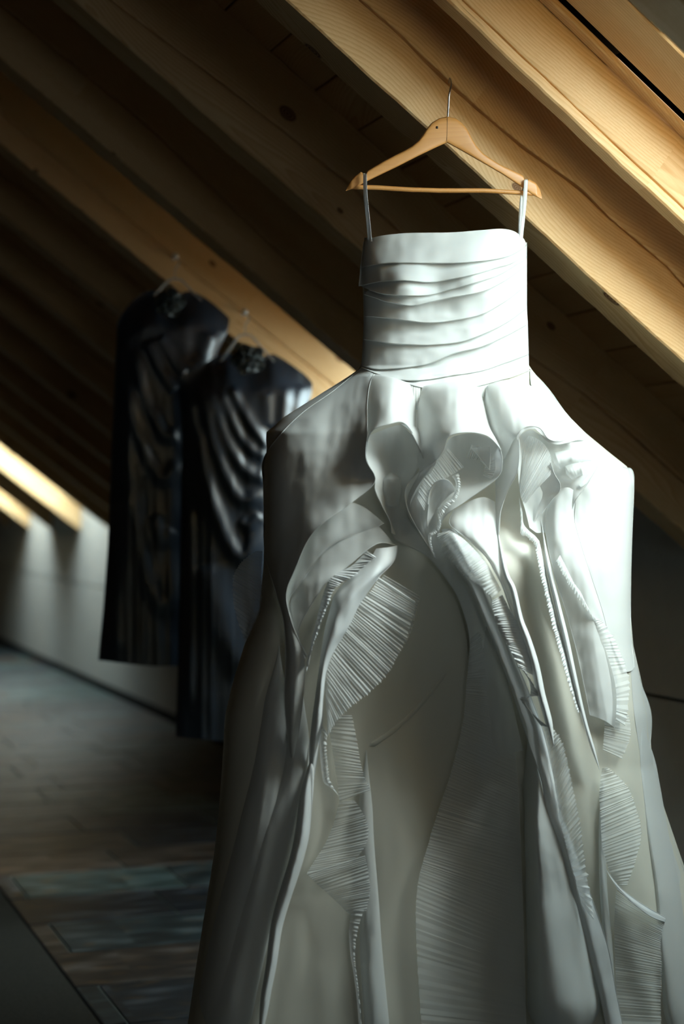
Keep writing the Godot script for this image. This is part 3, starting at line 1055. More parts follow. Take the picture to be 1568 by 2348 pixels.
	put(pleats(line([1022, 1022, 1006, 1048, 985, 1078, 966, 1108, 956, 1142], 74), line([1062, 1070, 1036, 1088, 1006, 1104, 984, 1130, 972, 1170], 62), 26, 1.8, 2.0, 31), "pleated_trim", M.sheer, o)
	put(pleats(line([1080, 1020, 1100, 1024, 1126, 1040, 1140, 1070, 1128, 1100], 70), line([1070, 1050, 1090, 1052, 1108, 1060, 1112, 1075, 1108, 1090], 62), 22, 1.6, 2.0, 32), "pleated_trim", M.sheer, o)
	# the folded-back triangle and the small curl inside the second flute
	put(sheet([
		pts([1080, 1028, 72, 1096, 1046, 74, 1120, 1076, 78]),
		pts([1100, 1026, 76, 1110, 1046, 78, 1121, 1077, 80]),
		pts([1122, 1024, 84, 1124, 1046, 84, 1122, 1078, 82]),
	], 14, 14, "tb", 0.8), "fold_back", M.sheer, o)
	put(sheet([
		pts([980, 1156, 64, 984, 1128, 70, 996, 1108, 76, 1014, 1099, 82, 1030, 1104, 82, 1040, 1118, 78, 1041, 1128, 72]),
		pts([982, 1158, 60, 988, 1132, 64, 1000, 1116, 68, 1014, 1110, 70, 1026, 1114, 70, 1032, 1124, 68, 1032, 1134, 64]),
		pts([979, 1188, 58, 984, 1166, 54, 992, 1146, 50, 1004, 1134, 48, 1014, 1134, 48, 1018, 1140, 52, 1016, 1150, 56]),
		pts([980, 1210, 54, 984, 1198, 50, 990, 1186, 46, 996, 1176, 44, 1000, 1172, 46, 1004, 1168, 50, 1004, 1166, 54]),
	], 40, 30, "tl", 1.0), "curl", M.organza, o)
	put(pleats(line([1036, 1092, 1044, 1104, 1044, 1122, 1036, 1140, 1016, 1156, 1006, 1172], 66), line([1050, 1086, 1054, 1108, 1052, 1128, 1044, 1146, 1026, 1162, 1010, 1184], 70), 24, 1.6, 2.5, 33), "pleated_trim", M.plisse, o)
	put(pleats(line([1003, 1176, 1004, 1196, 992, 1216, 982, 1226, 985, 1252, 994, 1276], 50), line([1007, 1180, 1010, 1206, 998, 1222, 988, 1230, 990, 1254, 1000, 1282], 60), 22, 1.6, 3.0, 34), "pleated_trim", M.plisse, o)
	# the third flute, on the right
	put(sheet([
		pts([1112, 896, 5, 1118, 884, 14, 1135, 876, 20, 1162, 871, 22, 1192, 874, 18, 1216, 884, 10, 1232, 898, 5]),
		pts([1112, 930, 12, 1120, 908, 36, 1142, 896, 58, 1170, 892, 66, 1206, 900, 56, 1246, 920, 32, 1268, 940, 8]),
		pts([1118, 980, 18, 1132, 956, 52, 1158, 940, 78, 1190, 934, 88, 1232, 946, 76, 1278, 968, 42, 1306, 986, 10]),
		pts([1128, 1040, 24, 1146, 1010, 62, 1170, 985, 92, 1205, 964, 104, 1250, 976, 92, 1300, 996, 56, 1342, 1004, 18]),
		pts([1140, 1080, 30, 1160, 1045, 70, 1183, 1000, 104, 1216, 978, 116, 1256, 1006, 98, 1298, 1010, 66, 1348, 1006, 36]),
	], 56, 50, "", 2.2), "flute", M.organza, o)
	put(sheet([
		pts([1114, 940, 20, 1126, 940, 30, 1142, 940, 42, 1160, 945, 60]),
		pts([1128, 1020, 28, 1146, 1020, 42, 1166, 1012, 62, 1186, 998, 92]),
		pts([1134, 1080, 32, 1150, 1076, 44, 1168, 1060, 64, 1190, 1034, 92]),
		pts([1136, 1130, 34, 1148, 1122, 44, 1166, 1106, 60, 1185, 1083, 82]),
		pts([1135, 1170, 36, 1142, 1164, 42, 1154, 1150, 54, 1164, 1124, 68]),
		pts([1134, 1210, 38, 1138, 1206, 42, 1143, 1198, 46, 1148, 1170, 54]),
		pts([1136, 1250, 40, 1139, 1248, 43, 1142, 1244, 46, 1144, 1220, 50]),
	], 24, 70, "r", 1.6), "flute_edge", M.organza, o)
	put(sheet([
		pts([1188, 1000, 84, 1216, 986, 70, 1246, 1000, 66, 1300, 1014, 60, 1350, 1010, 56]),
		pts([1190, 1040, 74, 1220, 1034, 44, 1262, 1036, 36, 1316, 1040, 40, 1376, 1042, 52]),
		pts([1188, 1084, 66, 1216, 1086, 38, 1256, 1090, 30, 1306, 1092, 34, 1354, 1098, 46]),
		pts([1192, 1130, 52, 1212, 1134, 36, 1240, 1138, 28, 1276, 1140, 30, 1318, 1150, 40]),
		pts([1204, 1170, 44, 1216, 1176, 34, 1232, 1180, 28, 1262, 1178, 30, 1308, 1190, 34]),
		pts([1214, 1210, 38, 1222, 1216, 32, 1232, 1222, 28, 1252, 1222, 30, 1300, 1240, 30]),
	], 44, 60, "r", 2.0), "flute_lining", M.organza, o)
	put(sheet([       # hem of the third flute, running out to the right and round
		pts([1184, 1002, 106, 1197, 984, 114, 1216, 977, 118, 1238, 982, 114, 1256, 1005, 102, 1276, 1012, 88, 1296, 1009, 78, 1330, 1000, 66, 1352, 1008, 60, 1370, 1022, 56, 1377, 1042, 54, 1370, 1070, 52, 1350, 1102, 48, 1332, 1118, 46]),
		pts([1186, 1010, 104, 1198, 992, 110, 1216, 984, 112, 1234, 989, 108, 1250, 1010, 96, 1274, 1019, 82, 1298, 1016, 72, 1328, 1008, 62, 1348, 1015, 56, 1363, 1027, 52, 1369, 1042, 50, 1363, 1066, 48, 1344, 1095, 45, 1327, 1112, 44]),
	], 90, 4, "t", 0.6), "hem", M.organza, o)
	put(pleats(line([1188, 1000, 1215, 1000, 1240, 1012, 1258, 1034, 1264, 1060, 1262, 1090], 66), line([1190, 1050, 1196, 1090, 1194, 1120, 1196, 1142, 1206, 1152, 1222, 1130], 56), 34, 2.2, 3.0, 35), "pleated_trim", M.plisse, o)
	for q in [[1268, 1060, 1330, 1046, 20, 24], [1298, 1088, 1336, 1074, 19, 30], [1310, 1050, 1362, 1048, 14, 20]]:       # rolled ends
		put(fold([Vector2(q[0], q[1]), Vector2((q[0] + q[2]) / 2.0, (q[1] + q[3]) / 2.0 - 3), Vector2(q[2], q[3])], [Vector2(0, q[4]), Vector2(1, q[4] * 0.8)], [Vector2(0, q[5]), Vector2(1, q[5] * 0.8)], 38), "curl", M.sheer, o)
	put(sheet([
		pts([1262, 1060, 70, 1270, 1085, 66, 1283, 1108, 60, 1282, 1126, 54, 1268, 1142, 48, 1254, 1160, 44, 1240, 1180, 40]),
		pts([1250, 1080, 60, 1258, 1100, 56, 1266, 1116, 52, 1264, 1132, 46, 1252, 1148, 42, 1240, 1168, 38, 1230, 1190, 36]),
		pts([1236, 1110, 48, 1240, 1120, 46, 1244, 1130, 42, 1242, 1142, 40, 1236, 1156, 38, 1230, 1174, 36, 1226, 1200, 34]),
	], 40, 12, "t", 1.0), "fold_back", M.organza, o)
	put(pleats(line([1190, 1140, 1197, 1170, 1200, 1200, 1212, 1216, 1226, 1228, 1236, 1240], 40), line([1190, 1150, 1194, 1185, 1194, 1222, 1206, 1228, 1220, 1240, 1236, 1254], 46), 30, 2.0, 3.5, 36), "pleated_trim", M.plisse, o)

func left_side(o: Node3D) -> void:
	# sheer pleats that stick out past the left edge
	put(pleats(line([602, 1262, 599, 1310, 600, 1352, 602, 1398, 584, 1440, 566, 1466], -6), line([586, 1264, 556, 1288, 538, 1316, 534, 1356, 540, 1405, 558, 1462], -4), 26, 2.6, 2.0, 41), "pleated_trim", M.sheer, o)
	put(sheet([
		pts([800, 1150, 34, 830, 1160, 36, 858, 1180, 34, 880, 1200, 28]),
		pts([740, 1190, 40, 775, 1205, 40, 815, 1210, 36, 850, 1215, 28]),
		pts([690, 1260, 44, 715, 1262, 44, 738, 1262, 42, 760, 1250, 38]),
		pts([658, 1350, 44, 668, 1345, 46, 678, 1342, 46, 690, 1335, 44]),
		pts([650, 1390, 42, 654, 1388, 44, 658, 1388, 45, 662, 1384, 45]),
		pts([668, 1450, 38, 672, 1450, 40, 676, 1450, 40, 680, 1452, 38]),
		pts([690, 1510, 34, 694, 1510, 36, 698, 1510, 36, 702, 1510, 34]),
	], 30, 70, "r", 2.2), "overlay", M.organza, o)
	put(sheet([
		pts([840, 1180, 24, 862, 1200, 26, 885, 1225, 26, 905, 1250, 22]),
		pts([780, 1225, 32, 805, 1240, 34, 832, 1252, 34, 862, 1248, 30]),
		pts([725, 1290, 36, 745, 1300, 38, 766, 1306, 40, 790, 1304, 40]),
		pts([680, 1345, 40, 700, 1345, 42, 724, 1342, 44, 750, 1334, 44]),
		pts([664, 1390, 40, 678, 1392, 42, 696, 1390, 44, 714, 1386, 44]),
		pts([668, 1430, 38, 674, 1434, 41, 680, 1438, 42, 688, 1434, 42]),
		pts([678, 1462, 36, 681, 1464, 39, 684, 1466, 40, 686, 1466, 39]),
		pts([692, 1500, 32, 698, 1502, 35, 703, 1504, 36, 708, 1510, 34]),
	], 30, 70, "r", 2.2), "overlay", M.organza, o)
	put(pleats(line([842, 1262, 806, 1297, 779, 1311, 757, 1326, 748, 1343, 740, 1365, 733, 1390, 726, 1420, 718, 1450, 712, 1480, 703, 1520], 42), line([860, 1276, 842, 1290, 816, 1314, 784, 1335, 768, 1347, 757, 1368, 747, 1396, 737, 1422, 725, 1456, 716, 1484, 702, 1544], 58), 34, 3.4, 5.0, 42), "pleated_trim", M.hem, o)
	put(sheet([     # the lit petal and the column of cloth below it
		pts([862, 1258, 26, 880, 1256, 32, 896, 1254, 32, 912, 1250, 24]),
		pts([842, 1290, 30, 866, 1294, 48, 886, 1294, 48, 902, 1288, 30]),
		pts([800, 1328, 34, 826, 1334, 60, 850, 1332, 60, 870, 1322, 34]),
		pts([768, 1362, 36, 792, 1372, 66, 816, 1372, 66, 838, 1366, 38]),
		pts([754, 1405, 38, 774, 1410, 66, 796, 1410, 66, 814, 1410, 40]),
		pts([744, 1445, 40, 760, 1450, 64, 780, 1450, 64, 798, 1442, 40]),
		pts([737, 1490, 40, 746, 1492, 60, 758, 1490, 60, 768, 1488, 42]),
		pts([730, 1540, 40, 736, 1540, 56, 742, 1540, 58, 748, 1540, 44]),
		pts([722, 1600, 38, 729, 1600, 54, 736, 1600, 56, 741, 1600, 44]),
		pts([714, 1660, 36, 722, 1660, 50, 731, 1660, 52, 738, 1660, 42]),
		pts([708, 1730, 18, 714, 1730, 30, 721, 1730, 32, 728, 1730, 22]),
		pts([714, 1800, 2, 715, 1800, 6, 716, 1800, 6, 717, 1800, 2]),
	], 30, 100, "r", 2.0), "petal", M.hem, o)
	put(pleats(line([869, 1324, 850, 1355, 823, 1386, 808, 1420, 788, 1458, 766, 1496, 750, 1540, 746, 1590, 750, 1640], 42), line([951, 1378, 946, 1410, 930, 1462, 908, 1508, 882, 1550, 846, 1586, 806, 1617, 774, 1648, 750, 1688], 56), 54, 3.2, 4.0, 43, 6), "pleated_fan", M.plisse, o)
	put(pleats(line([880, 1318, 862, 1346, 840, 1376, 826, 1400], 30), line([962, 1366, 954, 1400, 944, 1440, 930, 1475], 34), 16, 2.0, 2.0, 44), "pleated_fan", M.sheer, o)
	put(pleats(line([752, 1640, 757, 1690, 765, 1740, 772, 1790, 778, 1838], 18), line([806, 1640, 818, 1700, 826, 1750, 838, 1790, 850, 1812], 26), 26, 1.6, 2.0, 45), "pleated_trim", M.sheer, o)
	put(pleats(line([735, 1655, 733, 1720, 738, 1772, 744, 1796, 764, 1806], 34), line([750, 1680, 747, 1715, 751, 1756, 756, 1790, 781, 1832], 44), 18, 2.4, 3.0, 46), "pleated_trim", M.plisse, o)
	put(pleats(line([778, 1836, 764, 1890, 745, 1935, 722, 1972, 703, 2003], 16), line([812, 1836, 834, 1870, 844, 1910, 830, 1950, 790, 1990], 24), 26, 1.4, 2.0, 47), "pleated_trim", M.sheer, o)
	put(pleats(line([703, 2003, 735, 2035, 765, 2062, 800, 2096], 24), line([836, 1962, 843, 2000, 847, 2045, 838, 2090], 32), 22, 2.2, 2.0, 48), "pleated_trim", M.sheer, o)
	put(pleats(line([806, 2084, 800, 2130, 803, 2185, 811, 2235, 819, 2300, 826, 2400], 24), line([834, 2086, 818, 2136, 813, 2190, 818, 2240, 825, 2305, 832, 2400], 34), 30, 2.2, 2.0, 49), "pleated_trim", M.plisse, o)
	# long folds that run down to the hem
	put(fold([Vector2(722, 1690), Vector2(714, 1754), Vector2(702, 1828), Vector2(693, 1908), Vector2(681, 1964), Vector2(664, 2020), Vector2(648, 2070), Vector2(633, 2130), Vector2(622, 2210), Vector2(608, 2290), Vector2(592, 2420)], [Vector2(0, 13), Vector2(0.3, 17), Vector2(0.6, 15), Vector2(1, 10)], [Vector2(0, 30), Vector2(0.4, 34), Vector2(1, 22)], 12), "fold", M.hem, o)
	put(fold([Vector2(692, 1560), Vector2(686, 1650), Vector2(678, 1760), Vector2(655, 1860), Vector2(620, 1970), Vector2(580, 2110), Vector2(540, 2260), Vector2(505, 2420)], [Vector2(0, 18), Vector2(0.5, 38), Vector2(1, 56)], [Vector2(0, 12), Vector2(0.5, 13), Vector2(1, 12)], 2), "fold", M.organza, o)
	put(fold([Vector2(640, 1480), Vector2(634, 1600), Vector2(620, 1760), Vector2(590, 1920), Vector2(545, 2120), Vector2(490, 2400)], [Vector2(0, 14), Vector2(0.5, 44), Vector2(1, 60)], [Vector2(0, 8), Vector2(1, 11)], 1), "fold", M.organza, o)
	put(fold([Vector2(840, 1720), Vector2(838, 1900), Vector2(846, 2060), Vector2(852, 2200), Vector2(870, 2420)], [Vector2(0, 14), Vector2(0.5, 22), Vector2(1, 30)], [Vector2(0, 8), Vector2(1, 20)], 1), "fold", M.organza, o)
	# creases of the plain cloth in the middle
	for q in [[1030, 1536, 964, 1616, 900, 1676, 846, 1712]]:
		put(fold([Vector2(q[0], q[1]), Vector2(q[2], q[3]), Vector2(q[4], q[5]), Vector2(q[6], q[7])], [Vector2(0, 4), Vector2(1, 7)], [Vector2(0, 2), Vector2(1, 3)], 0), "crease", M.ivory, o)

func right_side(o: Node3D) -> void:
	put(sheet([    # the scooped edge over the dark middle of the skirt
		pts([897, 1204, 22, 910, 1196, 26, 925, 1190, 28, 944, 1184, 26]),
		pts([905, 1236, 24, 922, 1228, 28, 944, 1222, 30, 968, 1214, 28]),
		pts([938, 1253, 26, 956, 1248, 30, 974, 1242, 32, 994, 1234, 30]),
		pts([976, 1273, 28, 990, 1268, 32, 1004, 1262, 34, 1020, 1256, 32]),
		pts([1002, 1299, 28, 1016, 1294, 32, 1030, 1290, 34, 1046, 1284, 32]),
		pts([1026, 1331, 26, 1040, 1326, 30, 1054, 1322, 32, 1070, 1316, 30]),
		pts([1048, 1366, 24, 1062, 1362, 28, 1076, 1358, 30, 1092, 1352, 28]),
		pts([1062, 1402, 22, 1076, 1400, 26, 1090, 1398, 28, 1106, 1394, 26]),
		pts([1074, 1446, 20, 1088, 1444, 23, 1102, 1442, 25, 1116, 1440, 24]),
		pts([1079, 1500, 16, 1092, 1498, 19, 1106, 1498, 21, 1122, 1498, 20]),
		pts([1080, 1560, 10, 1094, 1560, 14, 1110, 1560, 16, 1130, 1560, 14]),
	], 24, 90, "l", 2.0), "overlay", M.organza, o)
	put(sheet([    # smooth cloth between the second and third flutes
		pts([1040, 1170, 46, 1075, 1150, 56, 1108, 1140, 50, 1134, 1150, 40]),
		pts([1030, 1200, 44, 1070, 1192, 54, 1108, 1190, 50, 1138, 1196, 42]),
		pts([1058, 1226, 44, 1084, 1226, 54, 1114, 1228, 52, 1143, 1240, 44]),
		pts([1082, 1245, 46, 1104, 1254, 54, 1128, 1270, 52, 1154, 1290, 44]),
		pts([1115, 1278, 48, 1130, 1290, 54, 1148, 1308, 52, 1166, 1330, 44]),
		pts([1135, 1312, 48, 1146, 1326, 54, 1160, 1344, 50, 1176, 1366, 44]),
		pts([1152, 1345, 46, 1162, 1360, 50, 1172, 1378, 48, 1184, 1400, 42]),
		pts([1172, 1402, 40, 1178, 1412, 44, 1186, 1424, 44, 1194, 1440, 40]),
		pts([1192, 1436, 36, 1196, 1444, 40, 1200, 1452, 40, 1206, 1464, 38]),
	], 30, 70, "l", 2.0), "overlay", M.organza, o)
	put(pleats(line([1030, 1216, 1058, 1232, 1082, 1254, 1112, 1286, 1132, 1320, 1149, 1352], 44), line([1004, 1224, 1018, 1268, 1038, 1287, 1066, 1318, 1095, 1338, 1132, 1370], 58), 34, 3.0, 4.5, 51), "pleated_trim", M.plisse, o)
	put(pleats(line([1152, 1364, 1170, 1400, 1189, 1432, 1204, 1466, 1218, 1502, 1228, 1552], 40), line([1131, 1376, 1134, 1406, 1142, 1432, 1154, 1460, 1170, 1486, 1193, 1534], 54), 28, 3.0, 5.0, 52), "pleated_trim", M.hem, o)
	put(pleats(line([1196, 1534, 1212, 1560, 1216, 1590, 1206, 1610, 1222, 1640, 1240, 1664], 40), line([1206, 1542, 1228, 1578, 1236, 1594, 1194, 1604, 1236, 1650, 1262, 1668], 54), 22, 3.6, 6.0, 53), "pleated_trim", M.hem, o)
	put(pleats(line([1246, 1664, 1262, 1740, 1276, 1830, 1292, 1920, 1312, 1992, 1334, 2076], 34), line([1258, 1656, 1288, 1708, 1306, 1780, 1326, 1880, 1338, 1972, 1360, 2108], 46), 46, 3.0, 6.0, 54), "pleated_trim", M.plisse, o)
	put(fold([Vector2(1136, 1180), Vector2(1146, 1248), Vector2(1160, 1316), Vector2(1176, 1352), Vector2(1191, 1418), Vector2(1208, 1464), Vector2(1223, 1512), Vector2(1232, 1552), Vector2(1241, 1594), Vector2(1256, 1648), Vector2(1272, 1720)], [Vector2(0, 5), Vector2(0.3, 7), Vector2(0.7, 10), Vector2(1, 8)], [Vector2(0, 20), Vector2(1, 22)], 42), "fold", M.hem, o)
	put(sheet([    # the long bright strip that sweeps from the flutes to the bottom right
		pts([1012, 1214, 36, 1022, 1212, 40, 1034, 1212, 40, 1046, 1214, 36]),
		pts([1046, 1302, 34, 1060, 1302, 40, 1074, 1304, 40, 1090, 1310, 34]),
		pts([1076, 1346, 34, 1092, 1352, 40, 1108, 1360, 40, 1126, 1372, 34]),
		pts([1105, 1411, 34, 1118, 1418, 40, 1132, 1428, 40, 1146, 1440, 34]),
		pts([1134, 1479, 34, 1148, 1484, 40, 1162, 1494, 40, 1178, 1506, 34]),
		pts([1173, 1583, 32, 1186, 1586, 38, 1200, 1590, 38, 1216, 1596, 32]),
		pts([1202, 1673, 30, 1216, 1676, 36, 1230, 1680, 36, 1248, 1686, 30]),
		pts([1240, 1783, 28, 1250, 1786, 36, 1260, 1790, 36, 1272, 1794, 28]),
		pts([1254, 1860, 28, 1264, 1862, 34, 1276, 1866, 34, 1290, 1872, 28]),
		pts([1282, 1940, 26, 1294, 1944, 34, 1306, 1948, 34, 1320, 1954, 26]),
		pts([1312, 2050, 24, 1326, 2054, 32, 1342, 2058, 32, 1358, 2064, 24]),
		pts([1342, 2160, 22, 1358, 2164, 30, 1376, 2168, 30, 1394, 2174, 22]),
		pts([1370, 2260, 20, 1384, 2264, 28, 1398, 2268, 28, 1412, 2274, 20]),
		pts([1400, 2400, 18, 1412, 2402, 26, 1424, 2404, 26, 1440, 2410, 18]),
	], 26, 140, "lr", 2.4), "overlay", M.hem, o)
	put(pleats(line([1128, 1420, 1150, 1560, 1178, 1700, 1190, 1840, 1196, 1980, 1202, 2180, 1208, 2400], 14), line([1079, 1464, 1071, 1563, 1062, 1655, 1034, 1773, 986, 1924, 954, 2080, 970, 2400], 22), 120, 0.8, 2.0, 55, 7), "pleated_panel", M.sheer, o)
	put(sheet([
		pts([1102, 1420, 20, 1114, 1420, 24, 1128, 1424, 24, 1140, 1430, 20]),
		pts([1104, 1560, 20, 1124, 1560, 26, 1144, 1560, 26, 1164, 1560, 20]),
		pts([1104, 1680, 18, 1132, 1680, 24, 1160, 1680, 24, 1190, 1680, 18]),
		pts([1098, 1800, 14, 1136, 1740, 20, 1164, 1730, 20, 1200, 1720, 16]),
	], 20, 40, "l", 1.6), "overlay", M.sheer, o)
	put(fold([Vector2(1212, 1660), Vector2(1226, 1780), Vector2(1244, 1900), Vector2(1264, 2020), Vector2(1282, 2160), Vector2(1300, 2420)], [Vector2(0, 16), Vector2(0.3, 34), Vector2(0.6, 60), Vector2(1, 92)], [Vector2(0, 16), Vector2(0.4, 34), Vector2(1, 44)], 2), "fold", M.satin, o)
	# the bright right-hand cascade with its frayed frills
	put(sheet([
		pts([1262, 1140, 30, 1284, 1122, 44, 1304, 1118, 44, 1322, 1130, 30]),
		pts([1250, 1190, 34, 1274, 1180, 52, 1298, 1176, 52, 1316, 1186, 34]),
		pts([1256, 1250, 34, 1284, 1246, 54, 1312, 1244, 54, 1334, 1256, 34]),
		pts([1272, 1320, 32, 1304, 1318, 52, 1334, 1318, 52, 1358, 1330, 34]),
		pts([1296, 1400, 30, 1330, 1398, 48, 1360, 1400, 48, 1384, 1412, 32]),
		pts([1318, 1480, 26, 1350, 1482, 42, 1380, 1490, 42, 1404, 1506, 28]),
		pts([1336, 1560, 20, 1366, 1566, 34, 1392, 1576, 34, 1416, 1594, 24]),
		pts([1352, 1640, 16, 1376, 1648, 26, 1398, 1660, 26, 1420, 1680, 18]),
	], 34, 80, "lr", 3.0), "petal", M.organza, o)
	put(pleats(line([1236, 1240, 1250, 1300, 1262, 1360, 1280, 1430, 1296, 1490, 1312, 1560, 1330, 1630], 30), line([1226, 1246, 1238, 1306, 1252, 1368, 1268, 1436, 1286, 1500, 1304, 1566, 1326, 1636], 42), 52, 3.0, 4.0, 56), "pleated_trim", M.hem, o)
	put(fold([Vector2(1240, 1190), Vector2(1256, 1290), Vector2(1274, 1370), Vector2(1296, 1460), Vector2(1318, 1560), Vector2(1342, 1660), Vector2(1376, 1770)], [Vector2(0, 5), Vector2(0.5, 7), Vector2(1, 4)], [Vector2(0, 18), Vector2(1, 14)], 30), "fold", M.hem, o)
	put(pleats(line([1286, 1270, 1306, 1310, 1330, 1352, 1350, 1396, 1366, 1440, 1392, 1500, 1412, 1580, 1412, 1650], 46), line([1276, 1284, 1300, 1330, 1328, 1372, 1356, 1410, 1384, 1432, 1422, 1500, 1441, 1572, 1432, 1664], 56), 52, 3.0, 5.0, 57), "pleated_trim", M.plisse, o)
	put(pleats(line([1380, 1762, 1374, 1820, 1377, 1880, 1381, 1940, 1394, 1990, 1414, 2030], 18), line([1392, 1760, 1434, 1800, 1454, 1846, 1469, 1908, 1456, 1974, 1436, 2030], 30), 40, 2.6, 3.0, 58, 6), "pleated_fan", M.sheer, o)
	put(pleats(line([1382, 1640, 1386, 1660, 1384, 1690, 1382, 1720], 16), line([1440, 1640, 1446, 1672, 1440, 1704, 1424, 1740], 24), 14, 2.0, 2.0, 59), "pleated_fan", M.sheer, o)
	put(sheet([
		pts([1390, 1996, 26, 1402, 2016, 32, 1416, 2040, 34]),
		pts([1420, 2034, 30, 1434, 2052, 36, 1450, 2070, 36]),
		pts([1470, 2072, 28, 1480, 2086, 34, 1490, 2100, 34]),
		pts([1525, 2104, 22, 1526, 2108, 24, 1524, 2114, 24]),
	], 14, 26, "lr", 1.4), "petal", M.hem, o)
	put(pleats(line([1412, 2044, 1408, 2120, 1410, 2200, 1412, 2290, 1414, 2400], 12), line([1522, 2112, 1514, 2160, 1516, 2220, 1514, 2300, 1516, 2400], 20), 56, 1.0, 2.0, 60, 6), "pleated_panel", M.sheer, o)
	put(fold([Vector2(1384, 1780), Vector2(1380, 1900), Vector2(1384, 2050), Vector2(1396, 2200), Vector2(1404, 2420)], [Vector2(0, 6), Vector2(1, 12)], [Vector2(0, 10), Vector2(1, 16)], 4), "fold", M.organza, o)
	# loose cloth past the right edge
	put(sheet([
		pts([1440, 1470, 2, 1446, 1470, 0, 1448, 1470, -6]),
		pts([1446, 1540, 2, 1462, 1545, 0, 1468, 1560, -6]),
		pts([1452, 1620, 2, 1480, 1620, 0, 1493, 1640, -6]),
		pts([1466, 1720, 2, 1482, 1730, 0, 1489, 1740, -6]),
		pts([1480, 1800, 2, 1494, 1810, 0, 1502, 1815, -6]),
		pts([1500, 1880, 2, 1520, 1890, 0, 1534, 1900, -6]),
		pts([1520, 1950, 2, 1544, 1960, 0, 1556, 1966, -6]),
		pts([1540, 2050, 2, 1570, 2050, 0, 1590, 2050, -6]),
	], 14, 60, "r", 2.0), "overlay", M.organza, o)
	put(fold([Vector2(1470, 1650), Vector2(1490, 1780), Vector2(1510, 1920), Vector2(1535, 2080), Vector2(1560, 2420)], [Vector2(0, 14), Vector2(1, 34)], [Vector2(0, 12), Vector2(1, 26)], 1), "fold", M.organza, o)

func hanger() -> void:
	var o := thing("coat_hanger", "varnished wooden coat hanger with a trouser bar, hooked over the crack in the pale rafter", "hanger", on_plane(1026, 440, DRESS_S))
	var top := [Vector2(793, 437), Vector2(797, 427), Vector2(803, 415), Vector2(815, 403), Vector2(827, 394), Vector2(831, 396), Vector2(834, 403), Vector2(838, 402), Vector2(842, 392), Vector2(855, 384), Vector2(877, 371), Vector2(903, 357), Vector2(926, 346), Vector2(945, 335), Vector2(960, 322), Vector2(971, 307), Vector2(979, 294), Vector2(990, 281), Vector2(1007, 271), Vector2(1026, 267), Vector2(1045, 271), Vector2(1060, 282), Vector2(1071, 296), Vector2(1079, 312), Vector2(1091, 333), Vector2(1107, 351), Vector2(1130, 367), Vector2(1152, 380), Vector2(1181, 393), Vector2(1199, 402), Vector2(1203, 413), Vector2(1208, 414), Vector2(1212, 410), Vector2(1228, 419), Vector2(1238, 434), Vector2(1243, 456)]
	var low := [Vector2(793, 438), Vector2(812, 432), Vector2(833, 420), Vector2(861, 406), Vector2(909, 383), Vector2(958, 358), Vector2(1000, 338), Vector2(1024, 327), Vector2(1055, 344), Vector2(1104, 372), Vector2(1152, 400), Vector2(1197, 430), Vector2(1217, 445), Vector2(1238, 456), Vector2(1243, 457)]
	var sh := Shape.new()
	var rows := []
	var uvs := []
	for k in 226:
		var x := 793.0 + 2.0 * k
		var a := along(top, x)
		var b := along(low, x)
		var thick := 0.0075 * clampf(minf(x - 792.0, 1244.0 - x) / 14.0, 0.25, 1.0)
		var g := PackedVector3Array()
		var u := PackedVector2Array()
		for i in 25:
			var ph := TAU * i / 24.0
			var c := signf(cos(ph)) * pow(absf(cos(ph)), 0.45)
			var s := signf(sin(ph)) * pow(absf(sin(ph)), 0.6)
			var y := lerpf(a, b, 0.5 - 0.5 * c)
			g.append(on_plane(x, y, DRESS_S - s * thick))
			u.append(Vector2(x * 0.001, y * 0.001 + s * 0.01))
		rows.append(g)
		uvs.append(u)
	sh.grid(rows, uvs, true)
	put(sh, "arms", M.hanger, o)
	var joint := Shape.new()
	joint.tube([on_plane(1026, 268, DRESS_S - 0.0074), on_plane(1025, 296, DRESS_S - 0.0076), on_plane(1024, 325, DRESS_S - 0.0074)], 0.0004, 5)
	put(joint, "glue_joint", M.carpet, o)
	var knot := Shape.new()
	knot.tube([on_plane(1002, 290, DRESS_S - 0.0074), on_plane(1002, 295, DRESS_S - 0.0078)], 0.0022, 8)
	put(knot, "knot", M.carpet, o)
	var bar := Shape.new()
	var p := []
	for k in 30:
		var f := k / 29.0
		p.append(on_plane(lerpf(806, 1222, f), along([Vector2(806, 429), Vector2(860, 430), Vector2(940, 435), Vector2(1010, 437), Vector2(1110, 437), Vector2(1222, 444)], lerpf(806, 1222, f)), DRESS_S))
	bar.tube(p, 0.0052, 12)
	put(bar, "trouser_bar", M.hanger, o)
	var hook := Shape.new()
	var wire := curve([on_plane(1026, 270, DRESS_S), on_plane(1028, 244, DRESS_S), on_plane(1029, 222, DRESS_S - 0.004), on_plane(1032, 206, DRESS_S - 0.002), on_plane(1034, 194, DRESS_S + 0.012), on_plane(1033, 184, DRESS_S + 0.034), on_plane(1031, 180, DRESS_S + 0.056), on_plane(1030, 183, DRESS_S + 0.074), on_plane(1029, 190, DRESS_S + 0.0895)], 60)
	hook.tube(wire, 0.0021, 10)
	put(hook, "hook", M.steel, o)

# ---------------------------------------------------------------- the two dark dresses on the rafter behind

const DARK_S := -1.83

func near_line(p: Vector2, path: Array) -> Vector2:        # (distance, how far along 0..1)
	var best := Vector2(1e9, 0)
	for k in path.size() - 1:
		var a: Vector2 = path[k]
		var b: Vector2 = path[k + 1]
		var f := clampf((p - a).dot(b - a) / (b - a).length_squared(), 0.0, 1.0)
		var d := p.distance_to(a.lerp(b, f))
		if d < best.x:
			best = Vector2(d, (k + f) / (path.size() - 1))
	return best

func v2(a: Array) -> Array:
	var out := []
	for k in range(0, a.size(), 2):
		out.append(Vector2(a[k], a[k + 1]))
	return out

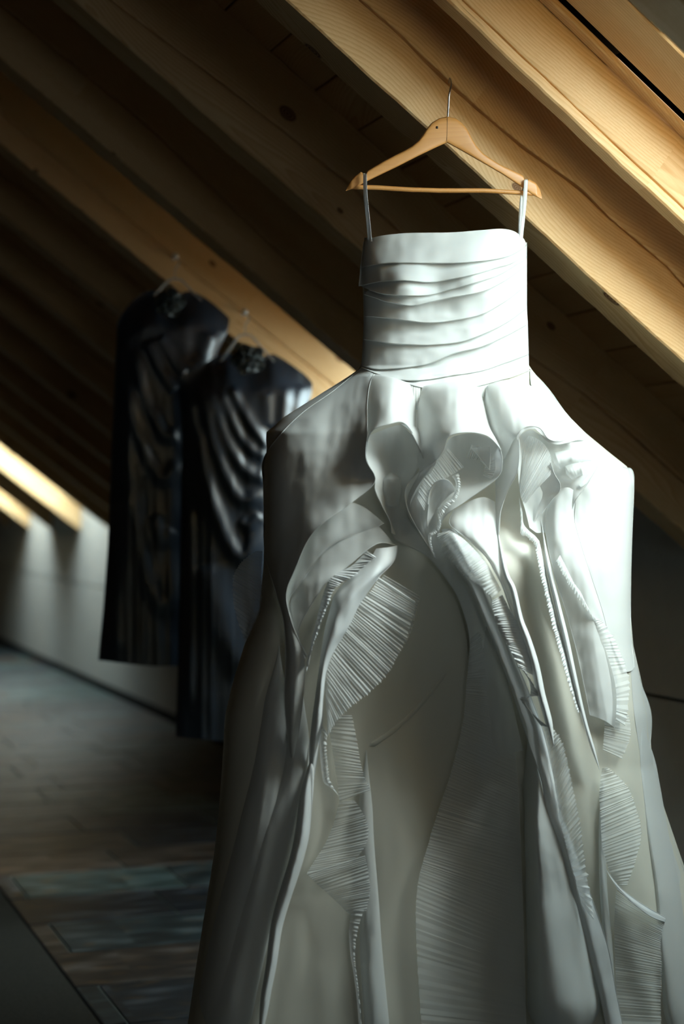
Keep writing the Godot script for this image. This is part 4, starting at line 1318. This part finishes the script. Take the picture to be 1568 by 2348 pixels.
func dark_dress(o: Node3D, top: Array, left: Array, right: Array, hem: Array, folds: Array, s: float, key: float) -> void:
	var nu := 110
	var nv := 190
	var top_c := curve(top, nu)
	var hem_c := curve(hem, nu)
	var ridges := []
	for f: Array in folds:
		ridges.append([curve(f[0], 26), f[1], f[2]])
	var side_l := left.map(func(p: Vector2) -> Vector2: return Vector2(p.y, p.x))
	var side_r := right.map(func(p: Vector2) -> Vector2: return Vector2(p.y, p.x))
	var rows := []
	var back := []
	for j in nv:
		var f := float(j) / (nv - 1)
		var g := PackedVector3Array()
		var h := PackedVector3Array()
		for i in nu:
			var u := float(i) / (nu - 1)
			var y: float = lerpf(top_c[i].y, hem_c[i].y, f)
			var x0 := along(side_l, y)
			var x1 := along(side_r, y)
			var x: float = lerpf(lerpf(top_c[i].x, lerpf(x0, x1, u), minf(1.0, f * 9.0)), lerpf(x0, x1, u), smoothstep(0.0, 0.2, f))
			var p := Vector2(x, y)
			var d := 62.0 * pow(maxf(0.0, 1.0 - pow(absf(2.0 * u - 1.0), 3.0)), 0.6) * smoothstep(0.0, 0.10, f)
			for r in ridges:
				var q := near_line(p, r[0])
				var w: float = r[2]
				if q.x < w * 5.0:
					d += r[1] * 0.74 * exp(-q.x * q.x / (w * w * 2.6)) * smoothstep(0.0, 0.12, q.y) * smoothstep(1.0, 0.86, q.y)
			d += 5.0 * noise.get_noise_2d(x * 0.014, y * 0.005 + key) + 6.0 * f * noise.get_noise_2d(x * 0.03, key * 3.0)
			g.append(on_plane(x, y, s - d * 0.001))
			h.append(on_plane(x, y, s + 0.02 * smoothstep(0.0, 0.1, f) * (1.0 - pow(absf(2.0 * u - 1.0), 2.0))))
		rows.append(g)
		back.append(h)
	var sh := Shape.new()
	sh.grid(rows)
	for r: PackedVector3Array in back:
		r.reverse()
	sh.grid(back)
	put(sh, "dress_body", M.navy, o)

func rosette(o: Node3D, c: Vector2, r: float, s: float, key: int) -> void:   # three rings of ruffle, one inside the other
	for ring in 3:
		var rows := []
		var rr := r * (1.0 - 0.3 * ring)
		for j in 7:
			var f := j / 6.0
			var g := PackedVector3Array()
			for i in 97:
				var a := TAU * i / 96.0
				var wave := sin(a * (7.0 + ring) + key + ring * 1.7) * (0.3 + 0.7 * f) + 0.6 * sin(a * 3.0 + key * 2.0 + ring)
				var q := rr * lerpf(0.25, 1.0, f) * (1.0 + 0.10 * sin(a * 5.0 + key + ring))
				g.append(on_plane(c.x + cos(a) * q, c.y + sin(a) * q * 0.92, s - 0.030 - 0.014 * ring - 0.022 * sin(f * 2.2) - 0.009 * wave * f))
			rows.append(g)
		var sh := Shape.new()
		sh.grid(rows, [], true)
		put(sh, "ruffle", M.rosette, o)

func clear_hanger(label: String, pin: Vector2, neck: Vector2, la: Vector2, ra: Vector2, s: float) -> void:
	var h := thing("plastic_hanger", label, "hanger", on_plane(neck.x, neck.y, s), "clear hangers of the dark dresses")
	var arms := Shape.new()
	var path := curve([on_plane(la.x, la.y, s), on_plane(lerpf(la.x, neck.x, 0.5), lerpf(la.y, neck.y, 0.62), s), on_plane(neck.x - 14, neck.y + 3, s), on_plane(neck.x, neck.y, s), on_plane(neck.x + 14, neck.y + 3, s), on_plane(lerpf(ra.x, neck.x, 0.5), lerpf(ra.y, neck.y, 0.62), s), on_plane(ra.x, ra.y, s)], 60)
	arms.tube(path, 0.0048, 10)
	put(arms, "arms", M.clear, h)
	var wire := Shape.new()
	wire.tube(curve([on_plane(neck.x, neck.y, s), on_plane(neck.x, neck.y - 22, s), on_plane(neck.x + 9, neck.y - 36, s), on_plane(neck.x + 6, lerpf(neck.y, pin.y, 0.85), s + 0.008), on_plane(pin.x, pin.y + 4, s + 0.02), on_plane(pin.x - 7, pin.y + 9, s + 0.02)], 50), 0.0022, 8)
	put(wire, "hook", M.clear, h)

func push_pin(label: String, at: Vector2) -> void:
	var p := on_plane(at.x, at.y, -1.775)
	var o := thing("push_pin", label, "pin", p, "white pins in the glowing rafter")
	var head := Shape.new()
	var rows := []
	for j in 13:
		var a := PI * j / 12.0
		var ring := PackedVector3Array()
		for i in 21:
			var b := -TAU * i / 20.0
			ring.append(p + W * cos(a) * -0.010 + (N * cos(b) + Vector3.UP * sin(b)) * 0.0125 * sin(a))
		rows.append(ring)
	head.grid(rows, [], true)
	put(head, "head", M.white, o)
	var shaft := Shape.new()
	shaft.tube([p + W * 0.009, p + W * 0.048], 0.0018, 8)
	put(shaft, "shaft", M.steel, o)

func dark_dresses() -> void:
	var a := thing("satin_dress", "farther and higher of two dark navy satin dresses, ruffled rosette at its neck", "dress", on_plane(345, 1515, DARK_S), "dark satin dresses on the rafter")
	dark_dress(a,
		v2([268, 742, 290, 704, 322, 676, 356, 664, 380, 676, 404, 678, 428, 668, 450, 672, 486, 694, 526, 729]),
		v2([268, 742, 264, 849, 255, 1048, 247, 1248, 236, 1400, 225, 1514]), v2([526, 729, 500, 799, 488, 870, 470, 1000, 445, 1300, 432, 1526]),
		v2([225, 1514, 262, 1520, 310, 1526, 360, 1528, 432, 1526]),
		[[v2([282, 839, 290, 939, 295, 1048, 307, 1173, 330, 1297, 354, 1367, 374, 1387, 399, 1357, 409, 1248]), 20.0, 13.0], [v2([290, 864, 310, 964, 335, 1038, 359, 1083, 376, 1096, 394, 1083, 414, 1050]), 20.0, 10.0],
		[v2([305, 799, 320, 869, 344, 939, 369, 986, 386, 1000, 412, 996]), 19.0, 9.0], [v2([335, 779, 359, 829, 385, 872, 402, 898]), 17.0, 8.0], [v2([364, 769, 399, 829, 424, 860]), 16.0, 8.0],
		[v2([482, 760, 464, 814, 437, 854]), 14.0, 10.0], [v2([505, 750, 486, 800, 470, 850]), 12.0, 8.0], [v2([276, 1120, 280, 1260, 270, 1400, 262, 1500]), 14.0, 14.0], [v2([350, 1180, 372, 1240, 392, 1210]), 12.0, 10.0]],
		DARK_S, 3.0)
	rosette(a, Vector2(389, 694), 34.0, DARK_S - 0.03, 2)
	var b := thing("satin_dress", "dark navy satin dress with a ruffled rosette, lower and partly hidden behind the white gown", "dress", on_plane(520, 1690, DARK_S - 0.1), "dark satin dresses on the rafter")
	dark_dress(b,
		v2([414, 862, 440, 849, 462, 838, 492, 819, 520, 808, 545, 820, 575, 826, 602, 818, 626, 812, 662, 832, 700, 860, 716, 878]),
		v2([414, 862, 417, 1000, 413, 1250, 407, 1546, 402, 1690]), v2([716, 878, 702, 924, 694, 1000, 680, 1300, 660, 1690]),
		v2([402, 1690, 450, 1696, 520, 1700, 600, 1700, 660, 1694]),
		[[v2([432, 880, 439, 949, 459, 1028, 479, 1123, 504, 1198, 526, 1248, 550, 1275, 576, 1256, 602, 1200]), 22.0, 11.0], [v2([454, 859, 479, 974, 509, 1068, 540, 1132, 569, 1147, 606, 1124]), 20.0, 10.0],
		[v2([484, 889, 509, 983, 545, 1056, 580, 1090, 612, 1092]), 19.0, 9.0], [v2([504, 886, 539, 978, 574, 1028, 612, 1048]), 18.0, 8.0], [v2([529, 886, 569, 964, 618, 1030]), 17.0, 8.0], [v2([550, 1190, 570, 1206, 600, 1180]), 14.0, 8.0],
		[v2([474, 1290, 492, 1370, 512, 1440, 535, 1500, 570, 1540]), 22.0, 22.0], [v2([434, 1150, 437, 1300, 436, 1450, 434, 1640]), 14.0, 7.0], [v2([612, 900, 616, 980]), 10.0, 8.0], [v2([660, 880, 652, 950, 640, 1010]), 12.0, 9.0], [v2([692, 880, 682, 950, 676, 1000]), 12.0, 8.0]],
		DARK_S - 0.1, 8.0)
	rosette(b, Vector2(569, 824), 38.0, DARK_S - 0.13, 5)
	clear_hanger("clear plastic hanger of the higher dark dress, under the upper white pin", Vector2(402, 588), Vector2(402, 640), Vector2(340, 690), Vector2(462, 690), DARK_S)
	clear_hanger("clear plastic hanger of the lower dark dress, under the lower white pin", Vector2(561, 716), Vector2(562, 768), Vector2(500, 836), Vector2(628, 830), DARK_S - 0.1)
	push_pin("white round pin in the glowing rafter, above the farther dark dress", Vector2(402, 588))
	push_pin("white round pin in the glowing rafter, above the nearer dark dress", Vector2(561, 716))
